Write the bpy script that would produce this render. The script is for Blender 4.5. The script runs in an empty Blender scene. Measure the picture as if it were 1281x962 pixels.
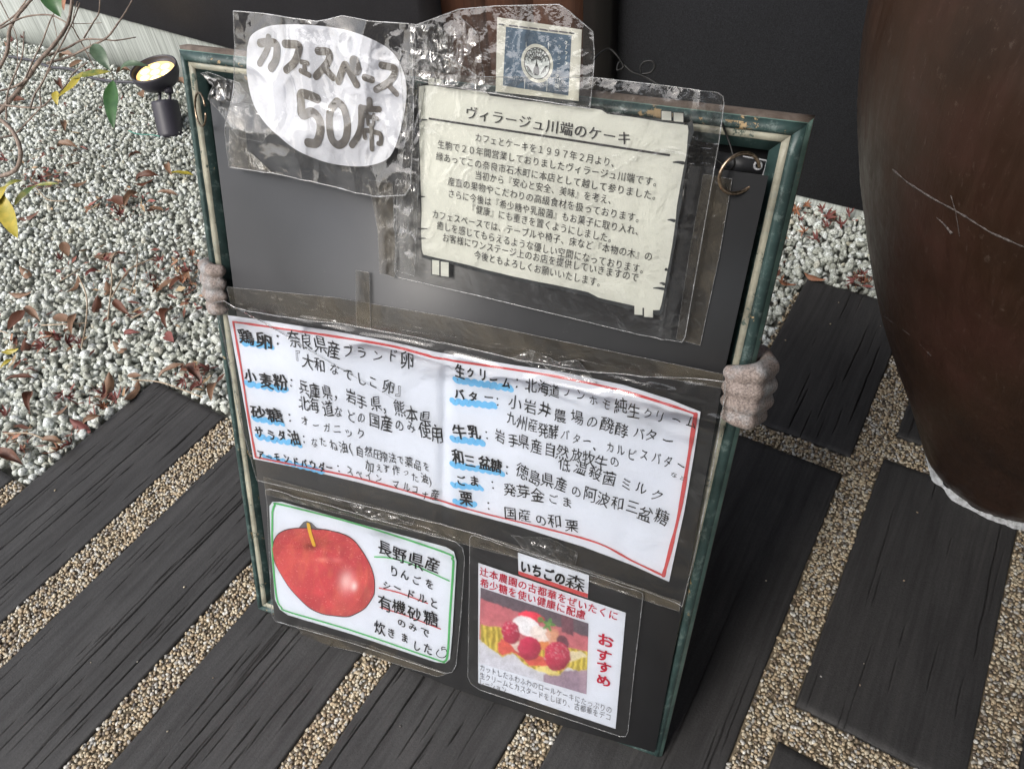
import bpy, bmesh, math, random
import numpy as np
from mathutils import Vector, Matrix

scene = bpy.context.scene
COL = scene.collection
rad = math.radians

# ------------------------------------------------------------------ camera
FPX, PITCH, ROLL, CAMH = 952.69, 0.81941, -0.10004, 1.3
_F = np.array([0, math.cos(PITCH), -math.sin(PITCH)])
_R0 = np.array([1.0, 0, 0]); _U0 = np.cross(_R0, _F)
_R = math.cos(ROLL) * _R0 + math.sin(ROLL) * _U0
_U = -math.sin(ROLL) * _R0 + math.cos(ROLL) * _U0
CAM = np.array([0, 0, CAMH])
cd = bpy.data.cameras.new('camera'); cam = bpy.data.objects.new('camera', cd); COL.objects.link(cam)
cam.matrix_world = Matrix(((_R[0], _U[0], -_F[0], 0), (_R[1], _U[1], -_F[1], 0), (_R[2], _U[2], -_F[2], CAMH), (0, 0, 0, 1)))
cd.sensor_width = 36; cd.lens = 36 * FPX / 1281; cd.clip_start = 0.02; cd.clip_end = 600
scene.camera = cam

# ------------------------------------------------------------------ light
SUN_EL, SUN_AZ = 44, 232          # azimuth clockwise from +Y (north)
world = bpy.data.worlds.new('World'); scene.world = world; world.use_nodes = True
wn = world.node_tree.nodes; wl = world.node_tree.links
bg = wn['Background']; bg.inputs['Strength'].default_value = 0.145
sky = wn.new('ShaderNodeTexSky'); sky.sky_type = 'NISHITA'; sky.sun_disc = False
sky.sun_elevation = rad(SUN_EL); sky.sun_rotation = rad(SUN_AZ)
sky.dust_density = 4.0; sky.ozone_density = 1.0; sky.air_density = 1.0
hs = wn.new('ShaderNodeHueSaturation'); hs.inputs['Saturation'].default_value = 0.5
wl.new(sky.outputs[0], hs.inputs['Color']); wl.new(hs.outputs[0], bg.inputs['Color'])
sd = bpy.data.lights.new('sun', 'SUN'); sd.energy = 0.9; sd.angle = rad(18); sd.color = (1, 0.98, 0.94)
sun = bpy.data.objects.new('sun', sd); COL.objects.link(sun)
az, el = rad(SUN_AZ), rad(SUN_EL)
sdir = Vector((math.sin(az) * math.cos(el), math.cos(az) * math.cos(el), math.sin(el)))
sun.rotation_euler = sdir.to_track_quat('Z', 'Y').to_euler()
scene.view_settings.view_transform = 'Standard'; scene.view_settings.look = 'None'
scene.view_settings.exposure = 0.70; scene.view_settings.gamma = 1

# ------------------------------------------------------------------ measuring helpers (survey of the place)
def ray(px, py):
    return _F + _R * (px - 640.5) / FPX - _U * (py - 481.0) / FPX
def G(px, py, z=0.0):                      # point of the ground plane
    d = ray(px, py); return CAM + d * ((z - CAMH) / d[2])
def P(px, py, depth):                      # point at a distance
    return CAM + ray(px, py) * depth
BYAW, LEAN, BW, BH = -0.44481, 0.34194, 0.76791, 0.96758
BX = np.array([math.cos(BYAW), math.sin(BYAW), 0.0])
_n = np.array([math.sin(BYAW), -math.cos(BYAW), 0.0])
BV = np.array([0, 0, 1.0]) * math.cos(LEAN) - _n * math.sin(LEAN)
BN = np.cross(BX, BV); BO = np.array([-0.5157, 0.708, 0.004])
def B(px, py, off=0.024):                  # sign-board plane coordinates (u right, v up), metres
    d = ray(px, py); O = BO + BN * off
    p = CAM + d * (((O - CAM) @ BN) / (d @ BN)) - BO
    return np.array([p @ BX, p @ BV])
def BW_(uv, w):                            # (n,2) uv + w -> world
    uv = np.asarray(uv, float)
    w = np.broadcast_to(np.asarray(w, float), uv.shape[:1])
    return BO + uv[:, :1] * BX + uv[:, 1:2] * BV + w[:, None] * BN
SA = 0.62473                               # sleepers run this way
S_ = np.array([math.sin(SA), math.cos(SA), 0.0]); P_ = np.array([math.cos(SA), -math.sin(SA), 0.0])
WF = np.array([-1.97181588, 3.56706599, 0.0])
WD = np.array([0.82386552, -0.56678533, 0.0]); WN = np.array([0.56678533, 0.82386552, 0.0])
def W(px, py, o=0.0):
    r = ray(px, py); t = ((WF - CAM) @ WN + o) / (r @ WN); q = CAM + r * t
    return np.array([(q - WF) @ WD, q[2]])

# ------------------------------------------------------------------ noise
def _h(ix, iy, seed):
    n = (ix.astype(np.int64) * 374761393 + iy.astype(np.int64) * 668265263 + seed * 1442695041) & 0xffffffff
    n = ((n ^ (n >> 13)) * 1274126177) & 0xffffffff
    return ((n ^ (n >> 16)) & 0xffff) / 65535.0
def vn(x, y, seed=0):
    x = np.asarray(x, float); y = np.asarray(y, float)
    ix = np.floor(x); iy = np.floor(y); fx = x - ix; fy = y - iy
    fx = fx * fx * (3 - 2 * fx); fy = fy * fy * (3 - 2 * fy)
    a = _h(ix, iy, seed); b = _h(ix + 1, iy, seed); c = _h(ix, iy + 1, seed); d = _h(ix + 1, iy + 1, seed)
    return (a + (b - a) * fx) * (1 - fy) + (c + (d - c) * fx) * fy
def fbm(x, y, seed=0, o=4):
    s = 0; a = 0.5
    for i in range(o):
        s = s + a * vn(x * 2 ** i + 17.3 * i, y * 2 ** i - 9.1 * i, seed + i); a *= 0.5
    return s
def ridge(x, y, seed=0, o=3):
    s = 0; a = 0.6
    for i in range(o):
        s = s + a * (1 - np.abs(2 * vn(x * 2 ** i + 5.1 * i, y * 2 ** i + 3.3 * i, seed + i) - 1)) ** 3; a *= 0.5
    return s

# ------------------------------------------------------------------ object helpers
def root(name, label, cat, loc=(0, 0, 0), group=None):
    o = bpy.data.objects.new(name, None); o.empty_display_size = 0.05
    o.location = Vector(loc); COL.objects.link(o); tag(o, label, cat, group); return o
def tag(o, label=None, cat=None, group=None, kind=None):
    if label: o['label'] = label
    if cat: o['category'] = cat
    if group: o['group'] = group
    if kind: o['kind'] = kind
    return o
def mkmesh(name, V, Fs, smooth=True, colors=None):
    """V (n,3); Fs: ndarray (m,k) or list of ndarrays / lists"""
    me = bpy.data.meshes.new(name); V = np.asarray(V, np.float32)
    if isinstance(Fs, np.ndarray): Fs = [Fs]
    fl = []; 
    for f in Fs:
        if isinstance(f, np.ndarray) and f.ndim == 2: fl.append(f)
        else: fl.append(np.array([list(f)]))
    loops = np.concatenate([f.ravel() for f in fl]).astype(np.int32)
    tot = np.concatenate([np.full(len(f), f.shape[1]) for f in fl]).astype(np.int32)
    start = np.concatenate([[0], np.cumsum(tot)[:-1]]).astype(np.int32)
    me.vertices.add(len(V)); me.vertices.foreach_set('co', V.ravel())
    me.loops.add(len(loops)); me.loops.foreach_set('vertex_index', loops)
    me.polygons.add(len(tot)); me.polygons.foreach_set('loop_start', start); me.polygons.foreach_set('loop_total', tot)
    me.update(calc_edges=True); me.validate()
    if smooth: me.polygons.foreach_set('use_smooth', np.ones(len(me.polygons), bool))
    if colors is not None:
        a = me.color_attributes.new('col', 'FLOAT_COLOR', 'POINT')
        c = np.ones((len(V), 4), np.float32); c[:, :3] = colors; a.data.foreach_set('color', c.ravel())
    return me
def obj(name, me, mat, parent=None, local=False):
    """links a mesh given in world coordinates; under a parent it is re-based to the parent's place"""
    if parent is not None and not local:
        me.transform(Matrix.Translation(-parent.location))
    o = bpy.data.objects.new(name, me); COL.objects.link(o)
    if parent is not None: o.parent = parent
    if mat is not None:
        for m in (mat if isinstance(mat, (list, tuple)) else [mat]): me.materials.append(m)
    return o
def grid_faces(nu, nv, wrap_u=False):
    i = np.arange(nu if wrap_u else nu - 1)[:, None]; j = np.arange(nv - 1)[None, :]
    i2 = (i + 1) % nu
    return np.stack([i * nv + j, i2 * nv + j, i2 * nv + j + 1, i * nv + j + 1], -1).reshape(-1, 4)
def tube(pts, r, n=8, closed=False, cap=True):
    pts = np.asarray(pts, float); m = len(pts); r = np.broadcast_to(np.asarray(r, float), (m,))
    T = np.gradient(pts, axis=0) if not closed else np.roll(pts, -1, 0) - np.roll(pts, 1, 0)
    T /= np.linalg.norm(T, axis=1)[:, None] + 1e-12
    up = np.array([0, 0, 1.0]) if abs(T[0][2]) < 0.9 else np.array([1.0, 0, 0])
    nrm = np.cross(T[0], up); nrm /= np.linalg.norm(nrm); Ns = []
    for t in T:
        nrm = nrm - t * (nrm @ t); nrm /= np.linalg.norm(nrm); Ns.append(nrm.copy())
    Ns = np.array(Ns); Bs = np.cross(T, Ns); a = np.arange(n) * 2 * math.pi / n
    V = pts[:, None] + r[:, None, None] * (Ns[:, None] * np.cos(a)[None, :, None] + Bs[:, None] * np.sin(a)[None, :, None])
    V = V.reshape(-1, 3); i = np.arange(m if closed else m - 1)[:, None]; j = np.arange(n)[None]
    i2 = (i + 1) % m; j2 = (j + 1) % n
    Fq = np.stack([i * n + j, i * n + j2, i2 * n + j2, i2 * n + j], -1).reshape(-1, 4)
    fs = [Fq]
    if cap and not closed: fs += [list(range(n))[::-1], list(range((m - 1) * n, m * n))]
    return V, fs
def join(parts):
    Vs, Fs, k = [], [], 0
    for V, fs in parts:
        if isinstance(fs, np.ndarray): fs = [fs]
        for f in fs:
            if isinstance(f, np.ndarray) and f.ndim == 2: Fs.append(f + k)
            else: Fs.append(np.array([[q + k for q in f]]))
        Vs.append(V); k += len(V)
    return np.concatenate(Vs), Fs
def smooth_line(pts, n=8):
    pts = np.asarray(pts, float); q = np.vstack([2 * pts[0] - pts[1], pts, 2 * pts[-1] - pts[-2]]); out = []
    for i in range(1, len(q) - 2):
        t = np.linspace(0, 1, n, endpoint=False)[:, None]; a, b, c, d = q[i - 1], q[i], q[i + 1], q[i + 2]
        out.append(0.5 * (2 * b + (c - a) * t + (2 * a - 5 * b + 4 * c - d) * t ** 2 + (3 * b - a - 3 * c + d) * t ** 3))
    out.append(pts[-1:]); return np.vstack(out)
def resample(pts, n, closed=False):
    pts = np.asarray(pts, float)
    if closed: pts = np.vstack([pts, pts[:1]])
    L = np.concatenate([[0], np.cumsum(np.linalg.norm(np.diff(pts, axis=0), axis=1))])
    t = np.linspace(0, L[-1], n, endpoint=not closed)
    return np.stack([np.interp(t, L, pts[:, k]) for k in range(pts.shape[1])], 1)
def box(c, s, R=None):
    c = np.asarray(c, float); s = np.asarray(s, float) / 2
    V = np.array([[x, y, z] for x in (-1, 1) for y in (-1, 1) for z in (-1, 1)], float) * s
    if R is not None: V = V @ np.asarray(R)
    F = np.array([[0, 1, 3, 2], [4, 6, 7, 5], [0, 4, 5, 1], [2, 3, 7, 6], [0, 2, 6, 4], [1, 5, 7, 3]])
    return V + c, [F]

# ------------------------------------------------------------------ materials
def lin(r, g, b):
    f = lambda c: (c / 255 / 12.92) if c / 255 <= 0.04045 else ((c / 255 + 0.055) / 1.055) ** 2.4
    return (f(r), f(g), f(b), 1)
class M:
    def __init__(s, name, base=(0.5, 0.5, 0.5, 1), rough=0.6, metal=0.0, spec=0.5):
        s.m = bpy.data.materials.new(name); s.m.use_nodes = True; s.t = s.m.node_tree; s.n = s.t.nodes; s.l = s.t.links
        s.b = s.n['Principled BSDF']; s.b.inputs['Base Color'].default_value = base
        s.b.inputs['Roughness'].default_value = rough; s.b.inputs['Metallic'].default_value = metal
        s.b.inputs['Specular IOR Level'].default_value = spec
        s.tc = s.n.new('ShaderNodeTexCoord')
    def mapping(s, scale=(1, 1, 1), rot=(0, 0, 0), src='Object'):
        mp = s.n.new('ShaderNodeMapping'); mp.inputs['Scale'].default_value = scale; mp.inputs['Rotation'].default_value = rot
        s.l.new(s.tc.outputs[src], mp.inputs[0]); return mp.outputs[0]
    def noise(s, scale, detail=4, rough=0.6, vec=None, dist=0.0):
        n = s.n.new('ShaderNodeTexNoise'); n.inputs['Scale'].default_value = scale; n.inputs['Detail'].default_value = detail
        n.inputs['Roughness'].default_value = rough; n.inputs['Distortion'].default_value = dist
        s.l.new(vec if vec is not None else s.tc.outputs['Object'], n.inputs['Vector']); return n.outputs[0]
    def vor(s, scale, vec=None, feature='F1', out='Distance'):
        n = s.n.new('ShaderNodeTexVoronoi'); n.inputs['Scale'].default_value = scale; n.feature = feature
        s.l.new(vec if vec is not None else s.tc.outputs['Object'], n.inputs['Vector']); return n.outputs[out]
    def ramp(s, fac, stops):
        r = s.n.new('ShaderNodeValToRGB'); e = r.color_ramp.elements
        while len(e) < len(stops): e.new(0.5)
        for q, (p, c) in zip(e, stops):
            q.position = p; q.color = c if len(c) == 4 else (*c, 1)
        s.l.new(fac, r.inputs[0]); return r.outputs[0]
    def mix(s, fac, a, b, mode='MIX'):
        m = s.n.new('ShaderNodeMix'); m.data_type = 'RGBA'; m.blend_type = mode
        for sock, v in ((m.inputs[0], fac), (m.inputs[6], a), (m.inputs[7], b)):
            if isinstance(v, (int, float)): sock.default_value = v
            elif isinstance(v, tuple): sock.default_value = v
            else: s.l.new(v, sock)
        return m.outputs[2]
    def math(s, op, a, b=0.0):
        m = s.n.new('ShaderNodeMath'); m.operation = op
        for k, v in ((0, a), (1, b)):
            if isinstance(v, (int, float)): m.inputs[k].default_value = v
            else: s.l.new(v, m.inputs[k])
        return m.outputs[0]
    def color(s, c): s.l.new(c, s.b.inputs['Base Color']); return s
    def roughness(s, c): s.l.new(c, s.b.inputs['Roughness']); return s
    def bump(s, h, strength=0.3, dist=0.002, prev=None):
        b = s.n.new('ShaderNodeBump'); b.inputs['Strength'].default_value = strength; b.inputs['Distance'].default_value = dist
        s.l.new(h, b.inputs['Height'])
        if prev is not None: s.l.new(prev, b.inputs['Normal'])
        s.l.new(b.outputs[0], s.b.inputs['Normal']); return b.outputs[0]
G1 = lambda v: (v, v, v, 1)

def mat_sleeper():
    m = M('charred_sleeper', rough=0.62)
    v = m.mapping((1, 1, 1)); vs = m.mapping((60, 3.0, 20)); vf = m.mapping((260, 9, 60))
    g = m.noise(1.0, 5, 0.65, vs, 0.6); f = m.noise(1.0, 4, 0.7, vf, 0.3); big = m.noise(7, 3, 0.6, v)
    c = m.ramp(g, [(0.25, (0.021, 0.020, 0.020)), (0.55, (0.039, 0.038, 0.038)), (0.8, (0.055, 0.053, 0.051))])
    c = m.mix(0.6, c, m.ramp(m.noise(300, 3, 0.7, v), [(0.3, G1(0.6)), (0.7, G1(1.4))]), 'MULTIPLY'); c = m.mix(0.3, c, m.ramp(f, [(0.3, (0.5, 0.5, 0.5)), (0.7, (1.35, 1.33, 1.3))]), 'MULTIPLY')
    c = m.mix(0.5, c, m.ramp(big, [(0.3, (0.7, 0.7, 0.72)), (0.7, (1.3, 1.3, 1.3))]), 'MULTIPLY')
    sp = m.ramp(m.noise(420, 2, 0.5, v), [(0.70, G1(0)), (0.78, G1(1))])
    c = m.mix(m.math('MULTIPLY', sp, 0.25), c, (0.16, 0.15, 0.14, 1))
    m.color(c); m.roughness(m.ramp(g, [(0.3, G1(0.72)), (0.8, G1(0.5))]))
    iso = m.noise(330, 4, 0.75, v); n1 = m.bump(g, 0.08, 0.0010); n2 = m.bump(f, 0.25, 0.0005, n1); m.bump(iso, 0.65, 0.001, n2); return m.m
def mat_stone(name, stops, speck, bumpd=0.0012, rough=0.8):
    m = M(name, rough=rough)
    geo = m.n.new('ShaderNodeNewGeometry'); rnd = geo.outputs['Random Per Island']
    c = m.ramp(rnd, stops)
    n = m.noise(260, 3, 0.65)
    c = m.mix(1.0, c, m.ramp(n, speck), 'MULTIPLY')
    m.color(c); m.bump(n, 0.6, bumpd); return m.m
def mat_paper(name, c, streak=0.03):
    m = M(name, base=c, rough=0.55, spec=0.3)
    n = m.noise(14, 4, 0.6)
    m.color(m.mix(1.0, c, m.ramp(n, [(0.3, G1(1 - streak * 2)), (0.7, G1(1.0))]), 'MULTIPLY')); return m.m
def mat_ink(name, c, rough=0.5): return M(name, base=c, rough=rough, spec=0.3).m
def mat_film(name, rough=0.05, bump=0.5, haze=0.04, scale=26, speck=0.0, boost=1.6, tint=0.97, brown_sheen=0.0):
    """thin clear plastic: see-through, with a mirror-like skin, fine creases and scuffs"""
    m = M(name); t = m.n
    out = t['Material Output']
    tr = t.new('ShaderNodeBsdfTransparent'); tr.inputs[0].default_value = (tint, tint, tint * 0.99, 1)
    gl = t.new('ShaderNodeBsdfGlossy'); gl.inputs['Roughness'].default_value = rough; gl.inputs['Color'].default_value = (1, 1, 1, 1)
    df = t.new('ShaderNodeBsdfDiffuse'); df.inputs['Color'].default_value = (0.75, 0.77, 0.8, 1)
    v = m.mapping((1, 1, 1))
    n1 = m.noise(scale, 3, 0.55, v, 0.8); n2 = m.noise(scale * 7, 3, 0.6, v)
    b1 = t.new('ShaderNodeBump'); b1.inputs['Strength'].default_value = bump; b1.inputs['Distance'].default_value = 0.006
    m.l.new(n1, b1.inputs['Height'])
    b2 = t.new('ShaderNodeBump'); b2.inputs['Strength'].default_value = bump * 0.5; b2.inputs['Distance'].default_value = 0.0012
    m.l.new(n2, b2.inputs['Height']); m.l.new(b1.outputs[0], b2.inputs['Normal'])
    fr = t.new('ShaderNodeFresnel'); fr.inputs['IOR'].default_value = 1.5
    for q in (fr, gl): m.l.new(b2.outputs[0], q.inputs['Normal'])
    f = m.math('MINIMUM', m.math('MULTIPLY', fr.outputs[0], boost), 1.0)
    mx = t.new('ShaderNodeMixShader'); m.l.new(f, mx.inputs[0]); m.l.new(tr.outputs[0], mx.inputs[1]); m.l.new(gl.outputs[0], mx.inputs[2])
    sc = m.ramp(m.noise(60, 6, 0.75, m.mapping((1, 0.25, 1), (0.4, 0.3, 0.9))), [(0.52, G1(0)), (0.72, G1(1))])
    hz = m.math('ADD', m.math('MULTIPLY', sc, haze * 2.5), haze * 0.5)
    if brown_sheen:  # brown patches painted in for the house reflected in the tape
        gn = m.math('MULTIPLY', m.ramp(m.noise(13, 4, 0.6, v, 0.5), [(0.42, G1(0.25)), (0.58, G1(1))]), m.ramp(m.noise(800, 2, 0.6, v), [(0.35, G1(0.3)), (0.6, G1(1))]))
        hz = m.math('ADD', hz, m.math('MULTIPLY', gn, brown_sheen)); df.inputs['Color'].default_value = (0.34, 0.29, 0.21, 1)
    if speck:
        sp = m.ramp(m.vor(420, v), [(0.0, G1(1)), (0.34, G1(0))])
        hz = m.math('ADD', hz, m.math('MULTIPLY', sp, speck))
    mx2 = t.new('ShaderNodeMixShader'); m.l.new(hz, mx2.inputs[0]); m.l.new(mx.outputs[0], mx2.inputs[1]); m.l.new(df.outputs[0], mx2.inputs[2])
    m.l.new(mx2.outputs[0], out.inputs[0]); return m.m
def mat_paint(name, main, chip, amount, worn=(0.3, 0.5)):
    m = M(name, rough=0.38)
    n = m.noise(38, 6, 0.7); k = m.ramp(n, [(amount, G1(0)), (amount + 0.02, G1(1))])
    st = m.noise(24, 5, 0.7, m.mapping((1, 1, 1)))
    c = m.mix(1.0, main, m.ramp(st, [(0.3, G1(0.6)), (0.7, G1(1.5))]), 'MULTIPLY')
    rub = m.ramp(m.noise(55, 6, 0.8), [(0.54, G1(0)), (0.62, G1(0.35))]); c = m.mix(rub, c, (0.26, 0.33, 0.31, 1))
    m.color(m.mix(k, c, chip)); m.roughness(m.ramp(k, [(0, G1(0.42)), (1, G1(0.85))]))
    m.bump(m.math('SUBTRACT', 0.0, k), 0.5, 0.0008); return m.m
def mat_attr(name, rough=0.5):
    m = M(name, rough=rough, spec=0.3); a = m.n.new('ShaderNodeVertexColor'); a.layer_name = 'col'
    n = m.noise(900, 2, 0.6); m.color(m.mix(1.0, a.outputs[0], m.ramp(n, [(0.3, G1(0.88)), (0.7, G1(1.1))]), 'MULTIPLY')); return m.m

MAT = {}
MAT['sleeper'] = mat_sleeper()
MAT['gravel'] = mat_stone('white_crushed_gravel', [(0.0, (0.34, 0.35, 0.31)), (0.25, (0.50, 0.515, 0.47)), (0.55, (0.62, 0.64, 0.60)), (0.85, (0.72, 0.745, 0.74)), (0.95, (0.78, 0.82, 0.82)), (1.0, (0.55, 0.52, 0.42))],
                          [(0.33, (0.28, 0.29, 0.26)), (0.45, (0.80, 0.82, 0.77)), (0.58, (1.08, 1.08, 1.08))])
MAT['pebble'] = mat_stone('washed_beige_pebbles', [(0.0, (0.10, 0.09, 0.085)), (0.12, (0.22, 0.17, 0.12)), (0.3, (0.44, 0.34, 0.22)), (0.5, (0.54, 0.45, 0.31)), (0.75, (0.60, 0.54, 0.42)), (0.88, (0.34, 0.33, 0.31)), (1.0, (0.72, 0.70, 0.64))],
                          [(0.3, (0.75, 0.75, 0.75)), (0.6, (1.05, 1.05, 1.05))], 0.0004, 0.5)
m = M('aggregate_binder', rough=0.9); m.color(m.ramp(m.noise(300, 3), [(0.3, (0.20, 0.16, 0.11)), (0.7, (0.36, 0.30, 0.21))])); MAT['binder'] = m.m
m = M('garden_soil', rough=1); m.color(m.ramp(m.noise(60, 5), [(0.3, (0.16, 0.16, 0.14)), (0.7, (0.34, 0.34, 0.31))])); MAT['soil'] = m.m
m = M('grey_asphalt', rough=0.9); n = m.noise(90, 5, 0.7); m.color(m.ramp(n, [(0.3, (0.10, 0.098, 0.095)), (0.7, (0.22, 0.215, 0.205))])); m.bump(n, 0.4, 0.004); MAT['ground'] = m.m
def mat_wall(name, c0, c1, spk):
    m = M(name, rough=0.75); n = m.noise(330, 3, 0.8); b = m.noise(5, 4, 0.6)
    c = m.ramp(n, [(0.35, c0), (0.65, c1)]); c = m.mix(0.5, c, m.ramp(b, [(0.3, G1(0.8)), (0.7, G1(1.2))]), 'MULTIPLY')
    s = m.ramp(m.noise(75, 2, 0.5), [(0.80, G1(0)), (0.82, G1(1))]); c = m.mix(m.math('MULTIPLY', s, spk), c, (0.4, 0.4, 0.4, 1))
    m.color(c); m.bump(n, 0.3, 0.0005); return m.m
MAT['wall'] = mat_wall('dark_plum_render', (0.075, 0.070, 0.082, 1), (0.115, 0.108, 0.124, 1), 0.25)
MAT['wall_right'] = mat_wall('black_textured_panel', (0.003, 0.0034, 0.005, 1), (0.027, 0.028, 0.035, 1), 0.6)
m = M('streaked_concrete', rough=0.8)
s1 = m.noise(1, 4, 0.7, m.mapping((46, 46, 2.2))); s2 = m.noise(1, 3, 0.6, m.mapping((240, 240, 3)))
c = m.ramp(s1, [(0.25, (0.26, 0.28, 0.255)), (0.5, (0.40, 0.43, 0.40)), (0.75, (0.52, 0.55, 0.52))])
m.color(m.mix(0.6, c, m.ramp(s2, [(0.36, G1(0.45)), (0.56, G1(1.08))]), 'MULTIPLY')); m.bump(s1, 0.5, 0.003); MAT['concrete'] = m.m
def mat_wood(name, a, b):
    m = M(name, rough=0.5); n = m.noise(1, 5, 0.65, m.mapping((70, 70, 3)), 0.5)
    m.color(m.ramp(n, [(0.3, a), (0.7, b)])); m.bump(n, 0.4, 0.001); return m.m
MAT['brown_wood'] = mat_wood('stained_brown_wood', (0.085, 0.036, 0.022, 1), (0.17, 0.075, 0.045, 1))
MAT['dark_wood'] = mat_wood('very_dark_wood', (0.006, 0.0035, 0.003, 1), (0.014, 0.009, 0.008, 1))
GREEN = (0.030, 0.058, 0.055, 1)
MAT['green'] = mat_paint('chipped_green_paint', GREEN, (0.42, 0.30, 0.16, 1), 0.64)
MAT['green_chip'] = mat_paint('worn_green_paint', GREEN, (0.44, 0.32, 0.18, 1), 0.575)
MAT['green_light'] = mat_paint('rubbed_pale_green_edge', (0.15, 0.25, 0.215, 1), (0.4, 0.36, 0.28, 1), 0.62)
MAT['cream'] = mat_paint('aged_cream_line', (0.34, 0.33, 0.26, 1), (0.10, 0.13, 0.11, 1), 0.60)
MAT['rawwood'] = mat_wood('bare_weathered_wood', (0.10, 0.075, 0.06, 1), (0.22, 0.18, 0.15, 1))
m = M('matt_black_board', base=(0.012, 0.012, 0.013, 1), rough=0.6); MAT['black'] = m.m
m = M('dark_grey_plastic', rough=0.36, spec=0.55); n = m.noise(6, 4, 0.6); n3 = m.noise(900, 2, 0.6)
c = m.ramp(n, [(0.3, (0.052, 0.053, 0.056)), (0.7, (0.066, 0.067, 0.071))])
sp = m.ramp(m.noise(260, 2, 0.5), [(0.76, G1(0)), (0.8, G1(1))]); c = m.mix(m.math('MULTIPLY', sp, 0.12), c, (0.5, 0.5, 0.52, 1))
scf = m.ramp(m.noise(1, 6, 0.8, m.mapping((9, 70, 30), (0.3, 0.5, 0.8))), [(0.66, G1(0)), (0.72, G1(0.10))]); c = m.mix(scf, c, (0.4, 0.4, 0.4, 1))
m.color(c); m.roughness(m.ramp(n, [(0.3, G1(0.30)), (0.7, G1(0.42))])); m.bump(n3, 0.25, 0.0004); MAT['panel'] = m.m
m = M('antique_brass', base=(0.34, 0.24, 0.15, 1), rough=0.3, metal=1); m.color(m.ramp(m.noise(300, 3), [(0.3, (0.13, 0.09, 0.06)), (0.7, (0.55, 0.42, 0.30))])); MAT['brass'] = m.m
MAT['steel'] = M('zinc_steel', base=(0.28, 0.28, 0.30, 1), rough=0.5, metal=1).m
MAT['wire'] = M('black_wire', base=(0.006, 0.006, 0.006, 1), rough=0.5).m
m = M('pink_grey_granite', rough=0.7); a = m.noise(420, 3, 0.7); b = m.noise(30, 4, 0.6)
c = m.ramp(a, [(0.3, (0.11, 0.095, 0.09)), (0.5, (0.28, 0.225, 0.20)), (0.7, (0.44, 0.38, 0.35))])
c = m.mix(m.ramp(b, [(0.45, G1(0)), (0.6, G1(0.7))]), c, m.ramp(a, [(0.3, (0.16, 0.17, 0.18)), (0.7, (0.5, 0.52, 0.54))]))
m.color(c); m.bump(a, 0.7, 0.0015); MAT['granite'] = m.m
# papers and inks
MAT['paper_white'] = mat_paper('white_paper', lin(226, 229, 238))
MAT['paper_cool'] = mat_paper('cool_white_paper', lin(220, 226, 238))
MAT['paper_cream'] = mat_paper('cream_parchment_paper', lin(222, 224, 217), 0.04)
MAT['paper_logo'] = mat_paper('ivory_card', lin(222, 222, 212))
MAT['ink'] = mat_ink('black_marker_ink', (0.012, 0.011, 0.014, 1)); MAT['ink_print'] = mat_ink('dark_printed_ink', (0.035, 0.035, 0.04, 1))
MAT['ink_grey'] = mat_ink('small_grey_print', (0.16, 0.16, 0.18, 1))
m = M('grey_cutout_lettering', rough=0.45); m.color(m.ramp(m.noise(24, 4, 0.6), [(0.3, (0.075, 0.072, 0.075)), (0.5, (0.14, 0.125, 0.11)), (0.7, (0.25, 0.24, 0.24))])); MAT['ink_taupe'] = m.m
MAT['ink_red'] = mat_ink('red_marker', (0.56, 0.085, 0.09, 1)); MAT['ink_crimson'] = mat_ink('crimson_print', (0.50, 0.012, 0.045, 1))
MAT['ink_green'] = mat_ink('green_marker', (0.10, 0.46, 0.15, 1)); MAT['ink_blue'] = mat_ink('sky_blue_highlighter', (0.17, 0.50, 0.82, 1))
m = M('faded_navy_print', rough=0.5); m.color(m.ramp(m.noise(70, 5, 0.7), [(0.3, (0.045, 0.09, 0.15)), (0.62, (0.075, 0.135, 0.21)), (0.8, (0.22, 0.29, 0.36))])); MAT['ink_navy'] = m.m
MAT['ink_dark'] = mat_ink('charcoal_print', (0.04, 0.045, 0.05, 1)); MAT['ink_white'] = mat_ink('unprinted_white', lin(214, 220, 220))
MAT['print'] = mat_attr('colour_photo_print')
MAT['film'] = mat_film('clear_laminate', 0.07, 0.3, 0.012, 14, 0.0, 1.2)
MAT['film_worn'] = mat_film('worn_laminate', 0.09, 0.5, 0.022, 20, 0.05, 1.8, 0.98)
MAT['bag'] = mat_film('crinkled_clear_bag', 0.05, 0.7, 0.03, 12, 0.0, 2.0)
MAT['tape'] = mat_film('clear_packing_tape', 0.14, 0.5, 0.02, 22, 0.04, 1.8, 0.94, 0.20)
MAT['film_edge'] = mat_film('film_cut_edge', 0.25, 0.2, 0.28, 60, 0.0, 2.5, 0.8)

# ------------------------------------------------------------------ the ground, path and sleepers
def flat(name, pts, z, mat, parent=None):
    V = [(p[0], p[1], z) for p in pts]; return obj(name, mkmesh(name, V, [list(range(len(V)))], False), mat, parent)
def sp(p, s): q = P_ * p + S_ * s; return q[:2]
g = flat('ground', [(-250, -250), (250, -250), (250, 250), (-250, 250)], -0.045, MAT['ground']); g['kind'] = 'structure'
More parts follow.
